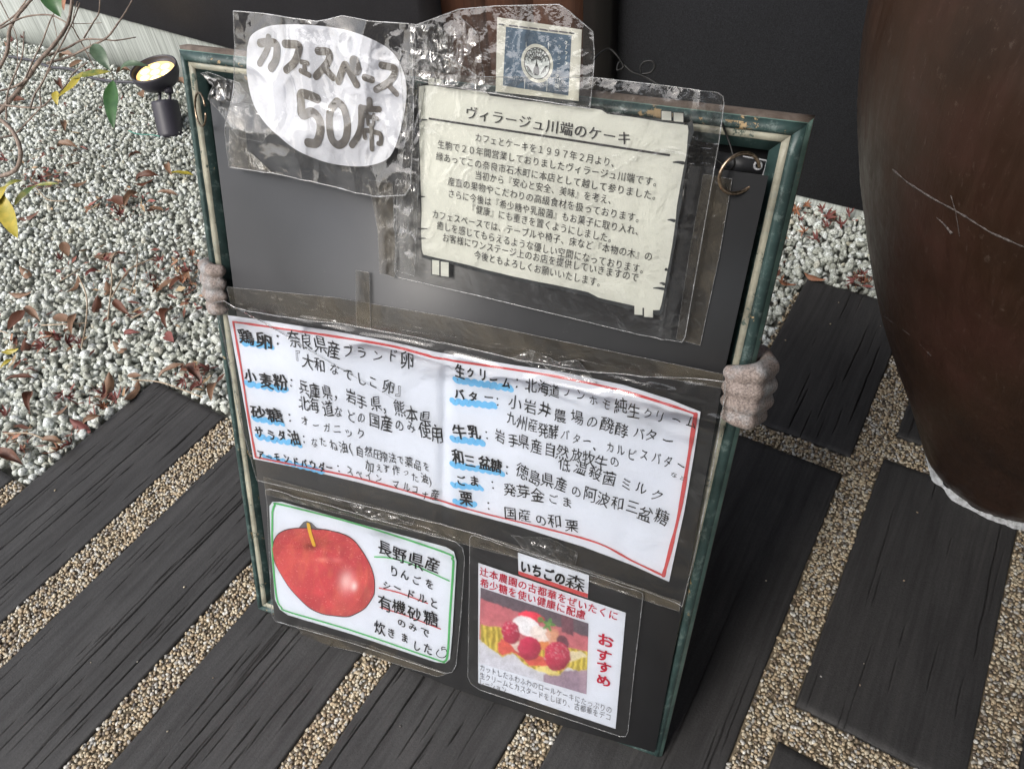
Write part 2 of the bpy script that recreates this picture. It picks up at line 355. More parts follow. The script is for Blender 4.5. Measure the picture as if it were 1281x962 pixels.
# strip-wise top ends of the paved area (p0, p1, s_top)
ENDS = [(-2.6, -1.80, -0.10), (-1.80, -1.490, 0.223), (-1.490, -1.168, 0.583), (-1.168, -0.85, 0.90), (-0.85, -0.55, 1.12), (-0.55, -0.237, 1.37), (-0.237, 0.055, 1.60), (0.055, 1.1, 1.62)]
SB = -0.8
poly = []
for p0, p1, s in ENDS: poly += [sp(p0, s), sp(p1, s)]
poly += [sp(1.1, SB), sp(-2.6, SB)]
V = [(x, y, -0.003) for x, y in poly] + [(x, y, -0.03) for x, y in poly]; n = len(poly)
path = obj('path', mkmesh('path', V, [list(range(n))[::-1]] + [[i, (i + 1) % n, n + (i + 1) % n, n + i] for i in range(n)], False), MAT['binder']); path['kind'] = 'structure'
bed = flat('gravel_bed', [WF[:2] + WD[:2] * u + WN[:2] * w_ for u, w_ in ((-6, 0.3), (7, 0.3), (7, -4.4), (-6, -4.4))], -0.02, MAT['soil']); bed['kind'] = 'structure'

SLEEPERS = [(-1.785, -1.540, -0.7, 0.223), (-1.492, -1.247, -0.62, 0.583), (-1.165, -0.917, -0.72, 0.88), (-0.849, -0.603, -0.55, 1.09), (-0.546, -0.297, -0.6, 1.34),
            (-0.236, 0.015, -0.35, 1.088), (-0.230, 0.019, 1.138, 1.658), (0.077, 0.330, 0.592, 1.168), (0.085, 0.335, 1.238, 1.60), (0.072, 0.325, -0.2, 0.525), (0.395, 0.645, 0.18, 0.725), (0.395, 0.645, 0.80, 1.45)]
rs = np.random.RandomState(5)
def sleeper(k, p0, p1, s0, s1):
    Lp, Ls = p1 - p0, s1 - s0; nu = 230; nv = max(30, int(Ls / 0.012))
    e = 0.0025
    a = np.concatenate([[0, e * .35, e], np.linspace(e, Lp - e, nu)[1:-1], [Lp - e, Lp - e * .35, Lp]])
    b = np.concatenate([[0, e * .35, e], np.linspace(e, Ls - e, nv)[1:-1], [Ls - e, Ls - e * .35, Ls]])
    A, Bb = np.meshgrid(a, b, indexing='ij')
    z = 0.0045 + 0.0012 * (fbm(A * 26, Bb * 2.2, 11 + k) - 0.5) * 2 + 0.00030 * (fbm(A * 130, Bb * 6, 31 + k, 3) - .5) * 2 + 0.0004 * (fbm(A * 60, Bb * 60, 35 + k, 4) - .5) * 2
    # cracks that follow the grain
    nc = int((1.0 if k < 5 else 0.4) * (12 + 36 * Ls) * 1.0)
    def crack(c0, sc, Lc, wd, dp, sl):
        nonlocal z
        cen = c0 + sl * (Bb - sc) + 0.0022 * (vn(Bb * 30 + c0 * 99, Bb * 0, k) - 0.5)
        t = (Bb - sc) / (Lc / 2); prof = np.clip(1 - t * t, 0, 1)
        ww = wd * np.sqrt(prof) + 1e-6
        z = z - dp * np.clip(1 - np.abs(A - cen) / ww, 0, 1) ** 0.4 * (prof > 0) * np.minimum(1, prof * 3)
    for i in range(nc):
        crack(rs.uniform(0.008, Lp - 0.008), rs.uniform(0, Ls), rs.uniform(0.02, 0.11) * (1 + 1.2 * rs.rand() ** 3), rs.uniform(0.0010, 0.0018), rs.uniform(0.002, 0.006), rs.uniform(-.02, .02))
    for i in range(4 if k < 5 else 2):
        crack(rs.uniform(0.02, Lp - 0.02), rs.uniform(0.2, 0.8) * Ls, rs.uniform(0.3, 0.7) * Ls, rs.uniform(0.0013, 0.002), rs.uniform(0.003, 0.007), rs.uniform(-.02, .02))
    if k == 1: crack(0.158, 0.35, 0.5, 0.0024, 0.010, 0.03); crack(0.1, 0.1, 0.5, 0.0016, 0.006, 0.02)
    edge = np.minimum(np.minimum(A, Lp - A), np.minimum(Bb, Ls - Bb))
    z = z - 0.004 * np.clip(1 - edge / e, 0, 1) ** 2 - 0.0035 * np.clip(1 - edge / 0.008, 0, 1) ** 2 * fbm(A * 60, Bb * 60, 71 + k, 2)
    z = np.maximum(z, -0.012)
    wob = 0.0035 * (fbm(Bb * 9, A * 0 + k, 91, 4) - 0.5)
    A2 = A + wob * np.where(A < Lp / 2, np.clip(1 - A / 0.05, 0, 1), np.clip(1 - (Lp - A) / 0.05, 0, 1))
    V = np.stack([A2.ravel(), Bb.ravel(), z.ravel()], 1); NU, NV = A.shape
    F = [grid_faces(NU, NV)]
    idx = np.arange(NU * NV).reshape(NU, NV)
    rim = np.concatenate([idx[:, 0], idx[-1, 1:], idx[-2::-1, -1], idx[0, -2:0:-1]])
    low = V[rim].copy(); low[:, 2] = -0.03; r2 = np.arange(len(rim)) + len(V); nx = np.roll(np.arange(len(rim)), -1)
    F.append(np.stack([rim, r2, r2[nx], rim[nx]], 1)); V = np.vstack([V, low])
    me = mkmesh('sleeper', V, F)
    o = obj('sleeper', me, MAT['sleeper'], path, local=True)
    o.location = Vector(P_ * p0 + S_ * s0); o.rotation_euler = (0, 0, -SA)
    return o
for k, q in enumerate(SLEEPERS): sleeper(k, *q)

def ico(sub):
    bm = bmesh.new(); bmesh.ops.create_icosphere(bm, subdivisions=sub, radius=1)
    V = np.array([v.co[:] for v in bm.verts]); F = np.array([[v.index for v in f.verts] for f in bm.faces]); bm.free(); return V, F
def scatter(name, C, size, flatten, near, rough, mat, seed, parent=None):
    dpt = (C - CAM) @ _F; k = dpt < near
    V, F = join([scatter_geo(C[k], size[k], flatten, 2, rough, seed), scatter_geo(C[~k], size[~k], flatten, 1, rough, seed + 1)])
    return obj(name, mkmesh(name, V, F, smooth=True), mat, parent)
def scatter_geo(C, size, flatten, sub, rough, seed, variants=24):
    """one mesh of many loose stones: C (n,3) centres, size (n,)"""
    r = np.random.RandomState(seed); V0, F0 = ico(sub); var = []
    for i in range(variants):
        d = 1 + rough * r.randn(len(V0), 1) * 0.5 + rough * 1.2 * (np.sin(V0 @ r.randn(3, 1) * 2.2 + r.rand() * 6))
        if rough > 0.2:
            for q in range(5):
                nn = r.randn(3); nn /= np.linalg.norm(nn); hh = r.uniform(0.55, 0.85)
                dd = (V0 * d) @ nn; V1 = V0 * d - np.clip(dd - hh, 0, None)[:, None] * nn; d = V1 / np.where(np.abs(V0) < 1e-6, 1, V0) if False else d
                dlen = np.linalg.norm(V1, axis=1, keepdims=True); d = dlen
        var.append(V0 * d)
    var = np.array(var); n = len(C)
    q = r.randn(n, 4); q /= np.linalg.norm(q, axis=1)[:, None]; w, x, y, z = q.T
    if flatten:                                    # keep pebbles lying flat-ish
        ang = r.rand(n) * 6.283; tl = r.randn(n, 2) * 0.35; w, x, y, z = np.cos(ang / 2), tl[:, 0] * .5, tl[:, 1] * .5, np.sin(ang / 2)
        nn = np.sqrt(w * w + x * x + y * y + z * z); w, x, y, z = w / nn, x / nn, y / nn, z / nn
    R = np.stack([1 - 2 * (y * y + z * z), 2 * (x * y - z * w), 2 * (x * z + y * w), 2 * (x * y + z * w), 1 - 2 * (x * x + z * z), 2 * (y * z - x * w), 2 * (x * z - y * w), 2 * (y * z + x * w), 1 - 2 * (x * x + y * y)], 1).reshape(n, 3, 3)
    sc = np.stack([r.uniform(0.85, 1.35, n), r.uniform(0.75, 1.0, n), (r.uniform(0.5, 0.75, n) if flatten else r.uniform(0.65, 1.0, n))], 1) * size[:, None]
    V = var[r.randint(0, variants, n)] * sc[:, None, :]
    V = np.einsum('nij,nkj->nki', R, V) + C[:, None, :]
    F = (F0[None] + (np.arange(n) * len(V0))[:, None, None]).reshape(-1, 3)
    return V.reshape(-1, 3), F
# pebbles set in the strips between the sleepers
r = np.random.RandomState(2)
def in_any(p, s, rects, pad=0.0):
    k = np.zeros(len(p), bool)
    for a, b, c, d in rects: k |= (p > a - pad) & (p < b + pad) & (s > c - pad) & (s < d + pad)
    return k
step = 0.0056; pp = []
for p0, p1, s1 in ENDS:
    a = np.arange(max(p0, -1.9), min(p1, 0.8), step); b = np.arange(-0.25 if p0 < -0.6 else 0.05, s1 - 0.003, step)
    A, Bb = np.meshgrid(a, b); pp.append(np.stack([A.ravel(), Bb.ravel()], 1))
pp = np.vstack(pp); pp += r.uniform(-0.0024, 0.0024, pp.shape)
pp = pp[~in_any(pp[:, 0], pp[:, 1], SLEEPERS, 0.0016)]
Cc = P_ * pp[:, :1] + S_ * pp[:, 1:2]
d0 = (Cc - CAM) @ _F; u_ = 640.5 + FPX * ((Cc - CAM) @ _R) / d0; v_ = 481 - FPX * ((Cc - CAM) @ _U) / d0
keep = (u_ > -120) & (u_ < 1441) & (v_ < 1100) & (v_ > 200); Cc = Cc[keep]
Cc[:, 2] = 0.0005 + r.uniform(-0.0014, 0.0014, len(Cc))
# a little grit kicked up on to the sleepers
k = r.rand(70, 2); gp = P_ * (-1.7 + 2.3 * k[:, :1]) + S_ * (0.0 + 1.6 * k[:, 1:] ** 1.3); gp[:, 2] = 0.0062; nm = len(Cc); Cc = np.vstack([Cc, gp])
o = scatter('pebbles', Cc, np.where(np.arange(len(Cc)) < nm, r.uniform(0.0026, 0.0046, len(Cc)), r.uniform(0.0009, 0.0026, len(Cc))), True, 0.98, 0.10, MAT['pebble'], 3, path); o['kind'] = 'stuff'; NP = len(Cc)

# crushed white gravel beyond the ends of the sleepers
def gravel_z(x, y):
    q = np.stack([x - WF[0], y - WF[1]], -1); u = q @ WD[:2]; n = q @ WN[:2]
    k = np.clip((u - 2.6) / 0.5, 0, 1); m = np.clip((n + 0.16) / 0.2, 0, 1)
    return 0.022 * k * m + 0.012 * (fbm(x * 3, y * 3, 5, 2) - 0.5)
def gravel_pts(step, seed):
    r = np.random.RandomState(seed)
    u = np.arange(-2.2, 4.6, step); n = np.arange(-3.4, 0.14, step); A, Bb = np.meshgrid(u, n)
    A = A.ravel() + r.uniform(-.45, .45, A.size) * step; Bb = Bb.ravel() + r.uniform(-.45, .45, Bb.size) * step
    Q = WF + WD * A[:, None] + WN * Bb[:, None]
    k = ~((A < 2.05) & (Bb > -0.012))
    p = Q @ P_; s = Q @ S_; inside = np.zeros(len(Q), bool)
    for p0, p1, s1 in ENDS: inside |= (p >= p0) & (p < p1) & (s < s1 + 0.006)
    k &= ~inside & ~in_any(p, s, SLEEPERS, 0.008) 
    d0 = (Q - CAM) @ _F; u_ = 640.5 + FPX * ((Q - CAM) @ _R) / d0; v_ = 481 - FPX * ((Q - CAM) @ _U) / d0
    k &= (u_ > -130) & (u_ < 1350) & (v_ > -40) & (v_ < 760)
    # nothing where the board hides it all the way
    k &= ~((u_ > 400) & (u_ < 860) & (v_ > 300) & (v_ < 700) & (r.rand(len(u_)) > 0.5))
    Q = Q[k]; Q[:, 2] = gravel_z(Q[:, 0], Q[:, 1]); return Q, r
Q1, r1 = gravel_pts(0.0150, 7); Q1[:, 2] += r1.uniform(-0.006, 0.0, len(Q1))
Q2, r2 = gravel_pts(0.025, 8); Q2[:, 2] += r2.uniform(-0.002, 0.008, len(Q2))
Q = np.vstack([Q1, Q2]); sz = np.concatenate([0.0068 + 0.0045 * r1.rand(len(Q1)) ** 1.5, 0.0064 + 0.0075 * r2.rand(len(Q2)) ** 1.5])
o = scatter('white_gravel', Q, sz, False, 2.15, 0.24, MAT['gravel'], 9); tag(o, 'white speckled crushed gravel covering the bed between the path and the wall', 'gravel', kind='stuff')
print('pebbles', NP, 'gravel', len(Q))

# ------------------------------------------------------------------ the shop front behind
def wp(u, z, o=0.0): return WF + WD * u + WN * o + np.array([0, 0, z])
def wall_slab(name, prof, o0, o1, mat, parent):
    """prof: (u,z) outline of a slab between wall offsets o0 (front) and o1 (back)"""
    n = len(prof); V = [wp(u, z, o0) for u, z in prof] + [wp(u, z, o1) for u, z in prof]
    return obj(name, mkmesh(name, V, [list(range(n)), list(range(n, 2 * n))[::-1]] + [[i, n + i, n + (i + 1) % n, (i + 1) % n] for i in range(n)], False), mat, parent)
shop = root('shop_wall', 'dark plum rendered shop wall standing on a pale streaked concrete footing', 'wall', wp(0, 0))
zt = lambda u: 0.248 - 0.040 * u
wall_slab('wall_panel', [(-4, zt(-4)), (2.20, zt(2.20)), (2.20, 3.0), (-4, 3.0)], -0.012, 0.12, MAT['wall'], shop)
wall_slab('footing', [(-4, -0.05), (2.19, -0.05), (2.19, zt(2.19) - 0.003), (-4, zt(-4) - 0.003)], 0.0, 0.115, MAT['concrete'], shop)
door = root('entrance_door', 'brown stained timber door in the entrance behind the sign board', 'door', wp(2.3, 0, 0.1))
for k in range(3):
    a = 2.205 + k * 0.16; wall_slab('door_board', [(a, 0.03), (a + 0.157, 0.03), (a + 0.157, 2.2), (a, 2.2)], 0.10, 0.14, MAT['brown_wood'], door)
jamb = root('door_post', 'almost black timber post between the brown door and the black panel', 'post', wp(2.7, 0, 0.1))
wall_slab('post', [(2.69, 0.0), (2.768, 0.0), (2.768, 3.0), (2.69, 3.0)], 0.08, 0.16, MAT['dark_wood'], jamb)
pan = root('black_wall_panel', 'black rough textured wall panel to the right of the door post', 'wall panel', wp(3.5, 0, 0.13))
wall_slab('panel_face', [(2.771, 0.050), (6.5, 0.022), (6.5, 3.0), (2.771, 3.0)], 0.13, 0.2, MAT['wall_right'], pan)
wall_slab('panel_plinth', [(2.771, -0.05), (6.5, -0.05), (6.5, 0.019), (2.771, 0.047)], 0.136, 0.2, MAT['concrete'], pan)
can = root('added_shade_canopy', 'unseen timber canopy added above the urn to shade the right side', 'canopy', wp(4, 2.3))  # unseen overhead slab, added to darken the right-hand side
wall_slab('shade_slab', [(3.25, 2.25), (9.0, 2.25), (9.0, 2.4), (3.25, 2.4)], -4.4, 0.3, MAT['dark_wood'], can)

house = root('added_house', 'unseen beige house with dark windows, added across the lane for the plastic films to mirror', 'house', (-3, -9, 0))  # added behind the camera, out of view, to give the films something to reflect
hd_ = np.array([0.93, -0.36, 0]); hn_ = np.array([0.36, 0.93, 0]); h0 = np.array([-8.5, -5.5, 0.0])
m = M('beige_house_render', rough=0.9); m.color(m.ramp(m.noise(1.2, 4), [(0.3, (0.30, 0.23, 0.16)), (0.7, (0.42, 0.34, 0.25))])); MAT['beige'] = m.m
MAT['glass'] = M('dark_window_glass', base=(0.02, 0.022, 0.025, 1), rough=0.1).m
RH = np.array([hd_, hn_, [0, 0, 1]])
def hbox(name, x, z, w_, h_, d_, mat, par, off=0.0):
    V, fs = box((0, 0, 0), (w_, d_, h_), RH); V = V + h0 + hd_ * x + hn_ * off + np.array([0, 0, z]); return obj(name, mkmesh(name, V, fs, False), mat, par)
hbox('house_wall', 6, 1.6, 13, 3.3, 0.3, MAT['beige'], house); hbox('roof', 6, 3.4, 13.6, 0.25, 1.2, MAT['dark_wood'], house)
for x in (1.6, 4.4, 7.6, 10.4): hbox('window', x, 1.7, 1.5, 1.3, 0.1, MAT['glass'], house, 0.16)
hbox('timber_cladding', 6, 0.42, 12.6, 0.7, 0.06, MAT['brown_wood'], house, 0.2)
# ------------------------------------------------------------------ urn
UC = np.array([0.9689, 0.8575, 0.0])
UZ = np.array([0.004, 0.02, 0.05, 0.10, 0.15, 0.20, 0.25, 0.30, 0.35, 0.40, 0.45, 0.50, 0.55, 0.60, 0.65, 0.70, 0.75, 0.80, 0.85, 0.90, 0.98, 1.06, 1.13, 1.19, 1.23, 1.26, 1.30, 1.335, 1.345, 1.33, 1.27, 1.15])
UR = np.array([0.140, 0.152, 0.170, 0.193, 0.217, 0.243, 0.269, 0.296, 0.321, 0.344, 0.364, 0.383, 0.401, 0.418, 0.435, 0.449, 0.461, 0.470, 0.476, 0.478, 0.470, 0.440, 0.395, 0.340, 0.300, 0.285, 0.290, 0.318, 0.312, 0.290, 0.268, 0.262])
urn = root('urn', 'huge dark brown glazed urn standing on the sleepers beside the sign', 'urn', UC)
zz = np.linspace(0, len(UZ) - 1, 150); z_ = np.interp(zz, range(len(UZ)), UZ); r_ = np.interp(zz, range(len(UR)), UR)
z_ = np.convolve(np.pad(z_, 3, 'edge'), np.ones(7) / 7, 'valid'); r_ = np.convolve(np.pad(r_, 3, 'edge'), np.ones(7) / 7, 'valid')
th = np.arange(160) * 2 * math.pi / 160
TH, ZI = np.meshgrid(th, np.arange(150), indexing='ij')
rr = r_[ZI] + 0.0022 * (fbm(TH * 3.0, z_[ZI] * 9, 3, 3) - 0.5) * 2 + 0.0006 * np.sin(z_[ZI] * 330)
rr[-1] = rr[-1]
V = np.stack([UC[0] + rr * np.cos(TH), UC[1] + rr * np.sin(TH), z_[ZI]], -1).reshape(-1, 3)
m = M('brown_stoneware_glaze', rough=0.38, spec=0.35)
v = m.mapping((1, 1, 1)); big = m.noise(4.5, 4, 0.6, v); st = m.noise(1, 5, 0.7, m.mapping((60, 60, 5)), 0.4)
c = m.ramp(big, [(0.3, (0.024, 0.013, 0.008)), (0.5, (0.040, 0.020, 0.012)), (0.72, (0.062, 0.027, 0.020))])
c = m.mix(0.5, c, m.ramp(st, [(0.3, G1(0.7)), (0.7, G1(1.3))]), 'MULTIPLY')
d1 = m.ramp(m.noise(75, 6, 0.8, v), [(0.60, G1(0)), (0.72, G1(0.34))]); c = m.mix(d1, c, (0.22, 0.17, 0.14, 1))
d2 = m.ramp(m.noise(1, 6, 0.8, m.mapping((30, 170, 26), (0.2, 0.7, 0.4))), [(0.62, G1(0)), (0.68, G1(0.26))]); c = m.mix(d2, c, (0.26, 0.21, 0.18, 1))
m.color(c); m.roughness(m.ramp(st, [(0.3, G1(0.32)), (0.7, G1(0.55))])); n1 = m.bump(st, 0.35, 0.0016); m.bump(m.noise(90, 4, 0.6, v), 0.25, 0.0012, n1); MAT['glaze'] = m.m
obj('urn_body', mkmesh('urn_body', V, grid_faces(160, 150, True)), MAT['glaze'], urn)
def urn_hit(px, py):
    d = ray(px, py)
    for t in np.arange(0.3, 3, 0.002):
        q = CAM + d * t
        if np.hypot(*(q - UC)[:2]) < np.interp(q[2], z_[:120], r_[:120]) and q[2] > 0: return q
    return None
def on_urn(pts, lift=0.0005):
    out = []
    for p in resample(pts, 40):
        q = urn_hit(*p)
        if q is not None:
            e = (q - UC) * np.array([1, 1, 0]); e /= np.linalg.norm(e); out.append(q + e * lift)
    return np.array(out)
MAT['scar'] = mat_wall('pale_glaze_scar', (0.045, 0.035, 0.03, 1), (0.20, 0.175, 0.165, 1), 0.05)
for pts, w_ in (([(1117, 212), (1135, 228), (1165, 247), (1200, 266), (1240, 291), (1281, 309)], 0.0012), ([(1177, 300), (1150, 272)], 0.0) if False else ([(1172, 272), (1182, 281), (1191, 292)], 0.0014), ([(1190, 245), (1196, 265), (1201, 296)], 0.0005), ([(1105, 395), (1140, 420), (1165, 445)], 0.0004)):
    q = on_urn(pts)
    k = np.random.RandomState(int(pts[0][0])).uniform(0.4, 1.3, len(q))
    if len(pts) == 3 and w_ == 0.0014: k = np.linspace(0.3, 1.3, len(q))
    V, fs = tube(q, w_ * k, 6); obj('glaze_scar', mkmesh('glaze_scar', V, fs), MAT['scar'], urn)
# white lime crust round the foot
m = M('white_lime_crust', rough=0.95); n = m.noise(120, 4, 0.7); m.color(m.ramp(n, [(0.3, (0.30, 0.31, 0.31)), (0.6, (0.62, 0.64, 0.66))])); m.bump(n, 0.6, 0.002); MAT['crust'] = m.m
a = np.linspace(rad(158), rad(292), 260); wd = 0.004 + 0.017 * np.clip(fbm(a * 5.5, a * 0, 13, 4) * 2 - 0.45, 0, 1.2); wd *= 0.48 * np.clip((a - a[0] - 0.25) / 0.3, 0, 1) * np.clip((a[-1] - a) / 0.25, 0, 1)
rows = []
for t in (0.0, 0.35, 0.7, 1.0):
    rad_ = 0.148 + wd * t; zz_ = 0.022 * (1 - t) ** 1.3 * np.clip(wd / 0.012, 0.2, 1) + 0.0055 + 0.002 * (1 - t)
    rows.append(np.stack([UC[0] + rad_ * np.cos(a), UC[1] + rad_ * np.sin(a), zz_], 1))
V = np.stack(rows, 1).reshape(-1, 3); obj('lime_crust', mkmesh('lime_crust', V, grid_faces(len(a), 4)), MAT['crust'], urn)

# ------------------------------------------------------------------ sign board: frame
sign = root('sign_frame', 'green picture frame sign board with chipped paint leaning back on the sleepers', 'sign board', BO)
PROF = [(-0.0005, -0.016), (0.0, 0.000), (0.004, 0.004), (0.0045, 0.006), (0.009, 0.0105), (0.014, 0.0115), (0.0160, 0.0100), (0.0168, 0.006), (0.0172, 0.0078), (0.0242, 0.0066), (0.0248, 0.0045), (0.0350, 0.0005), (0.0350, -0.012), (0.004, -0.016)]
PMAT = [3, 2, 2, 0, 1, 0, 0, 2 if False else 0, 4, 4, 0, 0, 3]
corner = [np.array([0, BH]), np.array([BW, BH]), np.array([BW, 0]), np.array([0, 0])]
def rail(i, top=False):
    a, b = corner[i], corner[(i + 1) % 4]; d = (b - a) / np.linalg.norm(b - a); inn = np.array([d[1], -d[0]])
    L = np.linalg.norm(b - a); ns = 40; V = []
    for s in range(ns + 1):
        t = s / ns
        for q, w in PROF:
            x0 = a + (d + inn) * q; x1 = b + (-d + inn) * q
            V.append(np.append(x0 + (x1 - x0) * t, w + 0.0004 * math.sin(s * 1.7 + q * 400)))
    V = np.array(V); n = len(PROF); F = grid_faces(ns + 1, n)
    me = mkmesh('frame_rail', BW_(V[:, :2], V[:, 2]), [F, list(range(n)), [ns * n + j for j in range(n)][::-1]], False)
    mats = [MAT['green'], MAT['green_chip'] if i == 0 else MAT['green'], MAT['green_light'], MAT['rawwood'], MAT['cream']]
    o = obj('frame_rail', me, mats, sign)
    mi = np.zeros(len(me.polygons), np.int32)
    mi[:ns * (n - 1)] = np.tile(PMAT, ns); mi[ns * (n - 1):] = 3
    if i == 0: mi[:ns * (n - 1)] = np.tile([3, 3, 2, 0, 1, 1, 0, 0, 4, 4, 0, 0, 3], ns)
    me.polygons.foreach_set('material_index', mi); return o
for i in range(4): rail(i)
def slab_b(name, quad, w0, w1, mat, parent, smooth=False):
    n = len(quad); V = np.vstack([BW_(quad, w1), BW_(quad, w0)])
    return obj(name, mkmesh(name, V, [list(range(n))[::-1], list(range(n, 2 * n))] + [[i, n + i, n + (i + 1) % n, (i + 1) % n][::-1] for i in range(n)], smooth), mat, parent)
slab_b('backing_board', [(0.03, 0.03), (BW - 0.03, 0.03), (BW - 0.03, BH - 0.03), (0.03, BH - 0.03)], -0.0155, -0.0125, MAT['black'], sign)
# steel hanger plate at the upper right
hp = [B(x, y, -0.010) for x, y in ((899, 190), (960, 201), (954, 222), (893, 214))]
o = slab_b('hanger_plate', hp, -0.0125, -0.009, M('dark_plate', base=(0.025, 0.026, 0.03, 1), rough=0.5).m, sign)
MAT['pale_metal'] = M('pale_rubbed_metal', base=(0.45, 0.46, 0.48, 1), rough=0.5).m
q = np.array([hp[0] * .5 + hp[1] * .5, hp[1], hp[2]]); V, fs = tube(BW_(resample(q, 20), -0.0085), 0.0009, 6); obj('plate_rim', mkmesh('plate_rim', V, fs), MAT['pale_metal'], sign)
def ring_b(cuv, w, R, r, axis_u=(1, 0, 0), axis_v=(0, 1, 0), a0=0, a1=2 * math.pi, n=40, closed=True):
    t = np.linspace(a0, a1, n, endpoint=not closed); au = np.array(axis_u, float); av = np.array(axis_v, float)
    q = np.array([cuv[0], cuv[1], w]) + R * (np.cos(t)[:, None] * au + np.sin(t)[:, None] * av)
    return tube(BW_(q[:, :2], q[:, 2]), r, 8, closed=closed)
s0 = B(948, 208, -0.006); V, fs = ring_b(s0, -0.0075, 0.0035, 0.0014); obj('screw_washer', mkmesh('screw_washer', V, fs), MAT['pale_metal'], sign)
# ------------------------------------------------------------------ dark plastic panel, hung from two rings
pq = [B(x, y, 0.018) for x, y in ((262, 124), (961, 221), (905, 470), (858, 735), (819, 941), (785, 931.5), (700, 907), (640, 886), (570, 862), (470, 821), (400, 797), (344, 778))]
panel = slab_b('plastic_panel', pq, 0.0150, 0.0175, MAT['panel'], None)
tag(panel, 'large dark grey plastic panel hung in front of the green frame', 'panel')
for (x, y, lab, ax, a0) in ((252, 137, 'thin brass ring through the upper left corner of the dark panel', 0.55, 0.35), (925, 217, 'brass ring through the upper right corner of the dark panel', 0.5, 0.3)):
    c = B(x, y, 0.022); e = np.array([0.85, 0.0, -0.52 if x > 500 else 0.52]); e2 = np.array([0.1, 0.99, 0.0])
    V, fs = ring_b(c, 0.024, 0.0205, 0.0019 if x > 500 else 0.0013, e, e2, a0, a0 + 5.9, 40, False)
    o = obj('binder_ring', mkmesh('binder_ring', V, fs), MAT['brass'])
    tag(o, lab, 'ring')

def wire(name, pts, offs, r, mat, label, cat, parent=None):
    uv = np.array([B(x, y, o) for (x, y), o in zip(pts, offs)]); q = np.column_stack([uv, offs]); q = smooth_line(q, 8)
    V, fs = tube(BW_(q[:, :2], q[:, 2]), r, 6); o = obj(name, mkmesh(name, V, fs), mat, parent)
    if label: tag(o, label, cat)
    return o
wire('black_wire', [(903, 154), (910, 172), (916, 190), (919, 205), (913, 213), (905, 207), (897, 200), (890, 196)], [0.013, 0.013, 0.018, 0.02, 0.012, 0.006, 0.004, 0.004], 0.0011, MAT['wire'], 'thin black wire looped down from the top rail to the right brass ring', 'wire')
wire('black_wire', [(742, 76), (752, 66), (762, 62), (772, 70), (780, 84), (772, 88), (776, 78), (790, 90), (808, 97), (826, 108), (838, 112)], [0.0, -.005, -.01, -.01, -.01, -.008, -.012, -.01, -.01, -.005, -.002], 0.0012, MAT['wire'], 'tangled black wire standing up behind the top of the cake notice', 'wire')
wire('black_wire', [(802, 92), (801, 84), (806, 78), (815, 77), (819, 83), (814, 91), (803, 93)], [-.006] * 7, 0.0011, MAT['wire'], 'small loop of black wire against the black wall panel', 'wire')

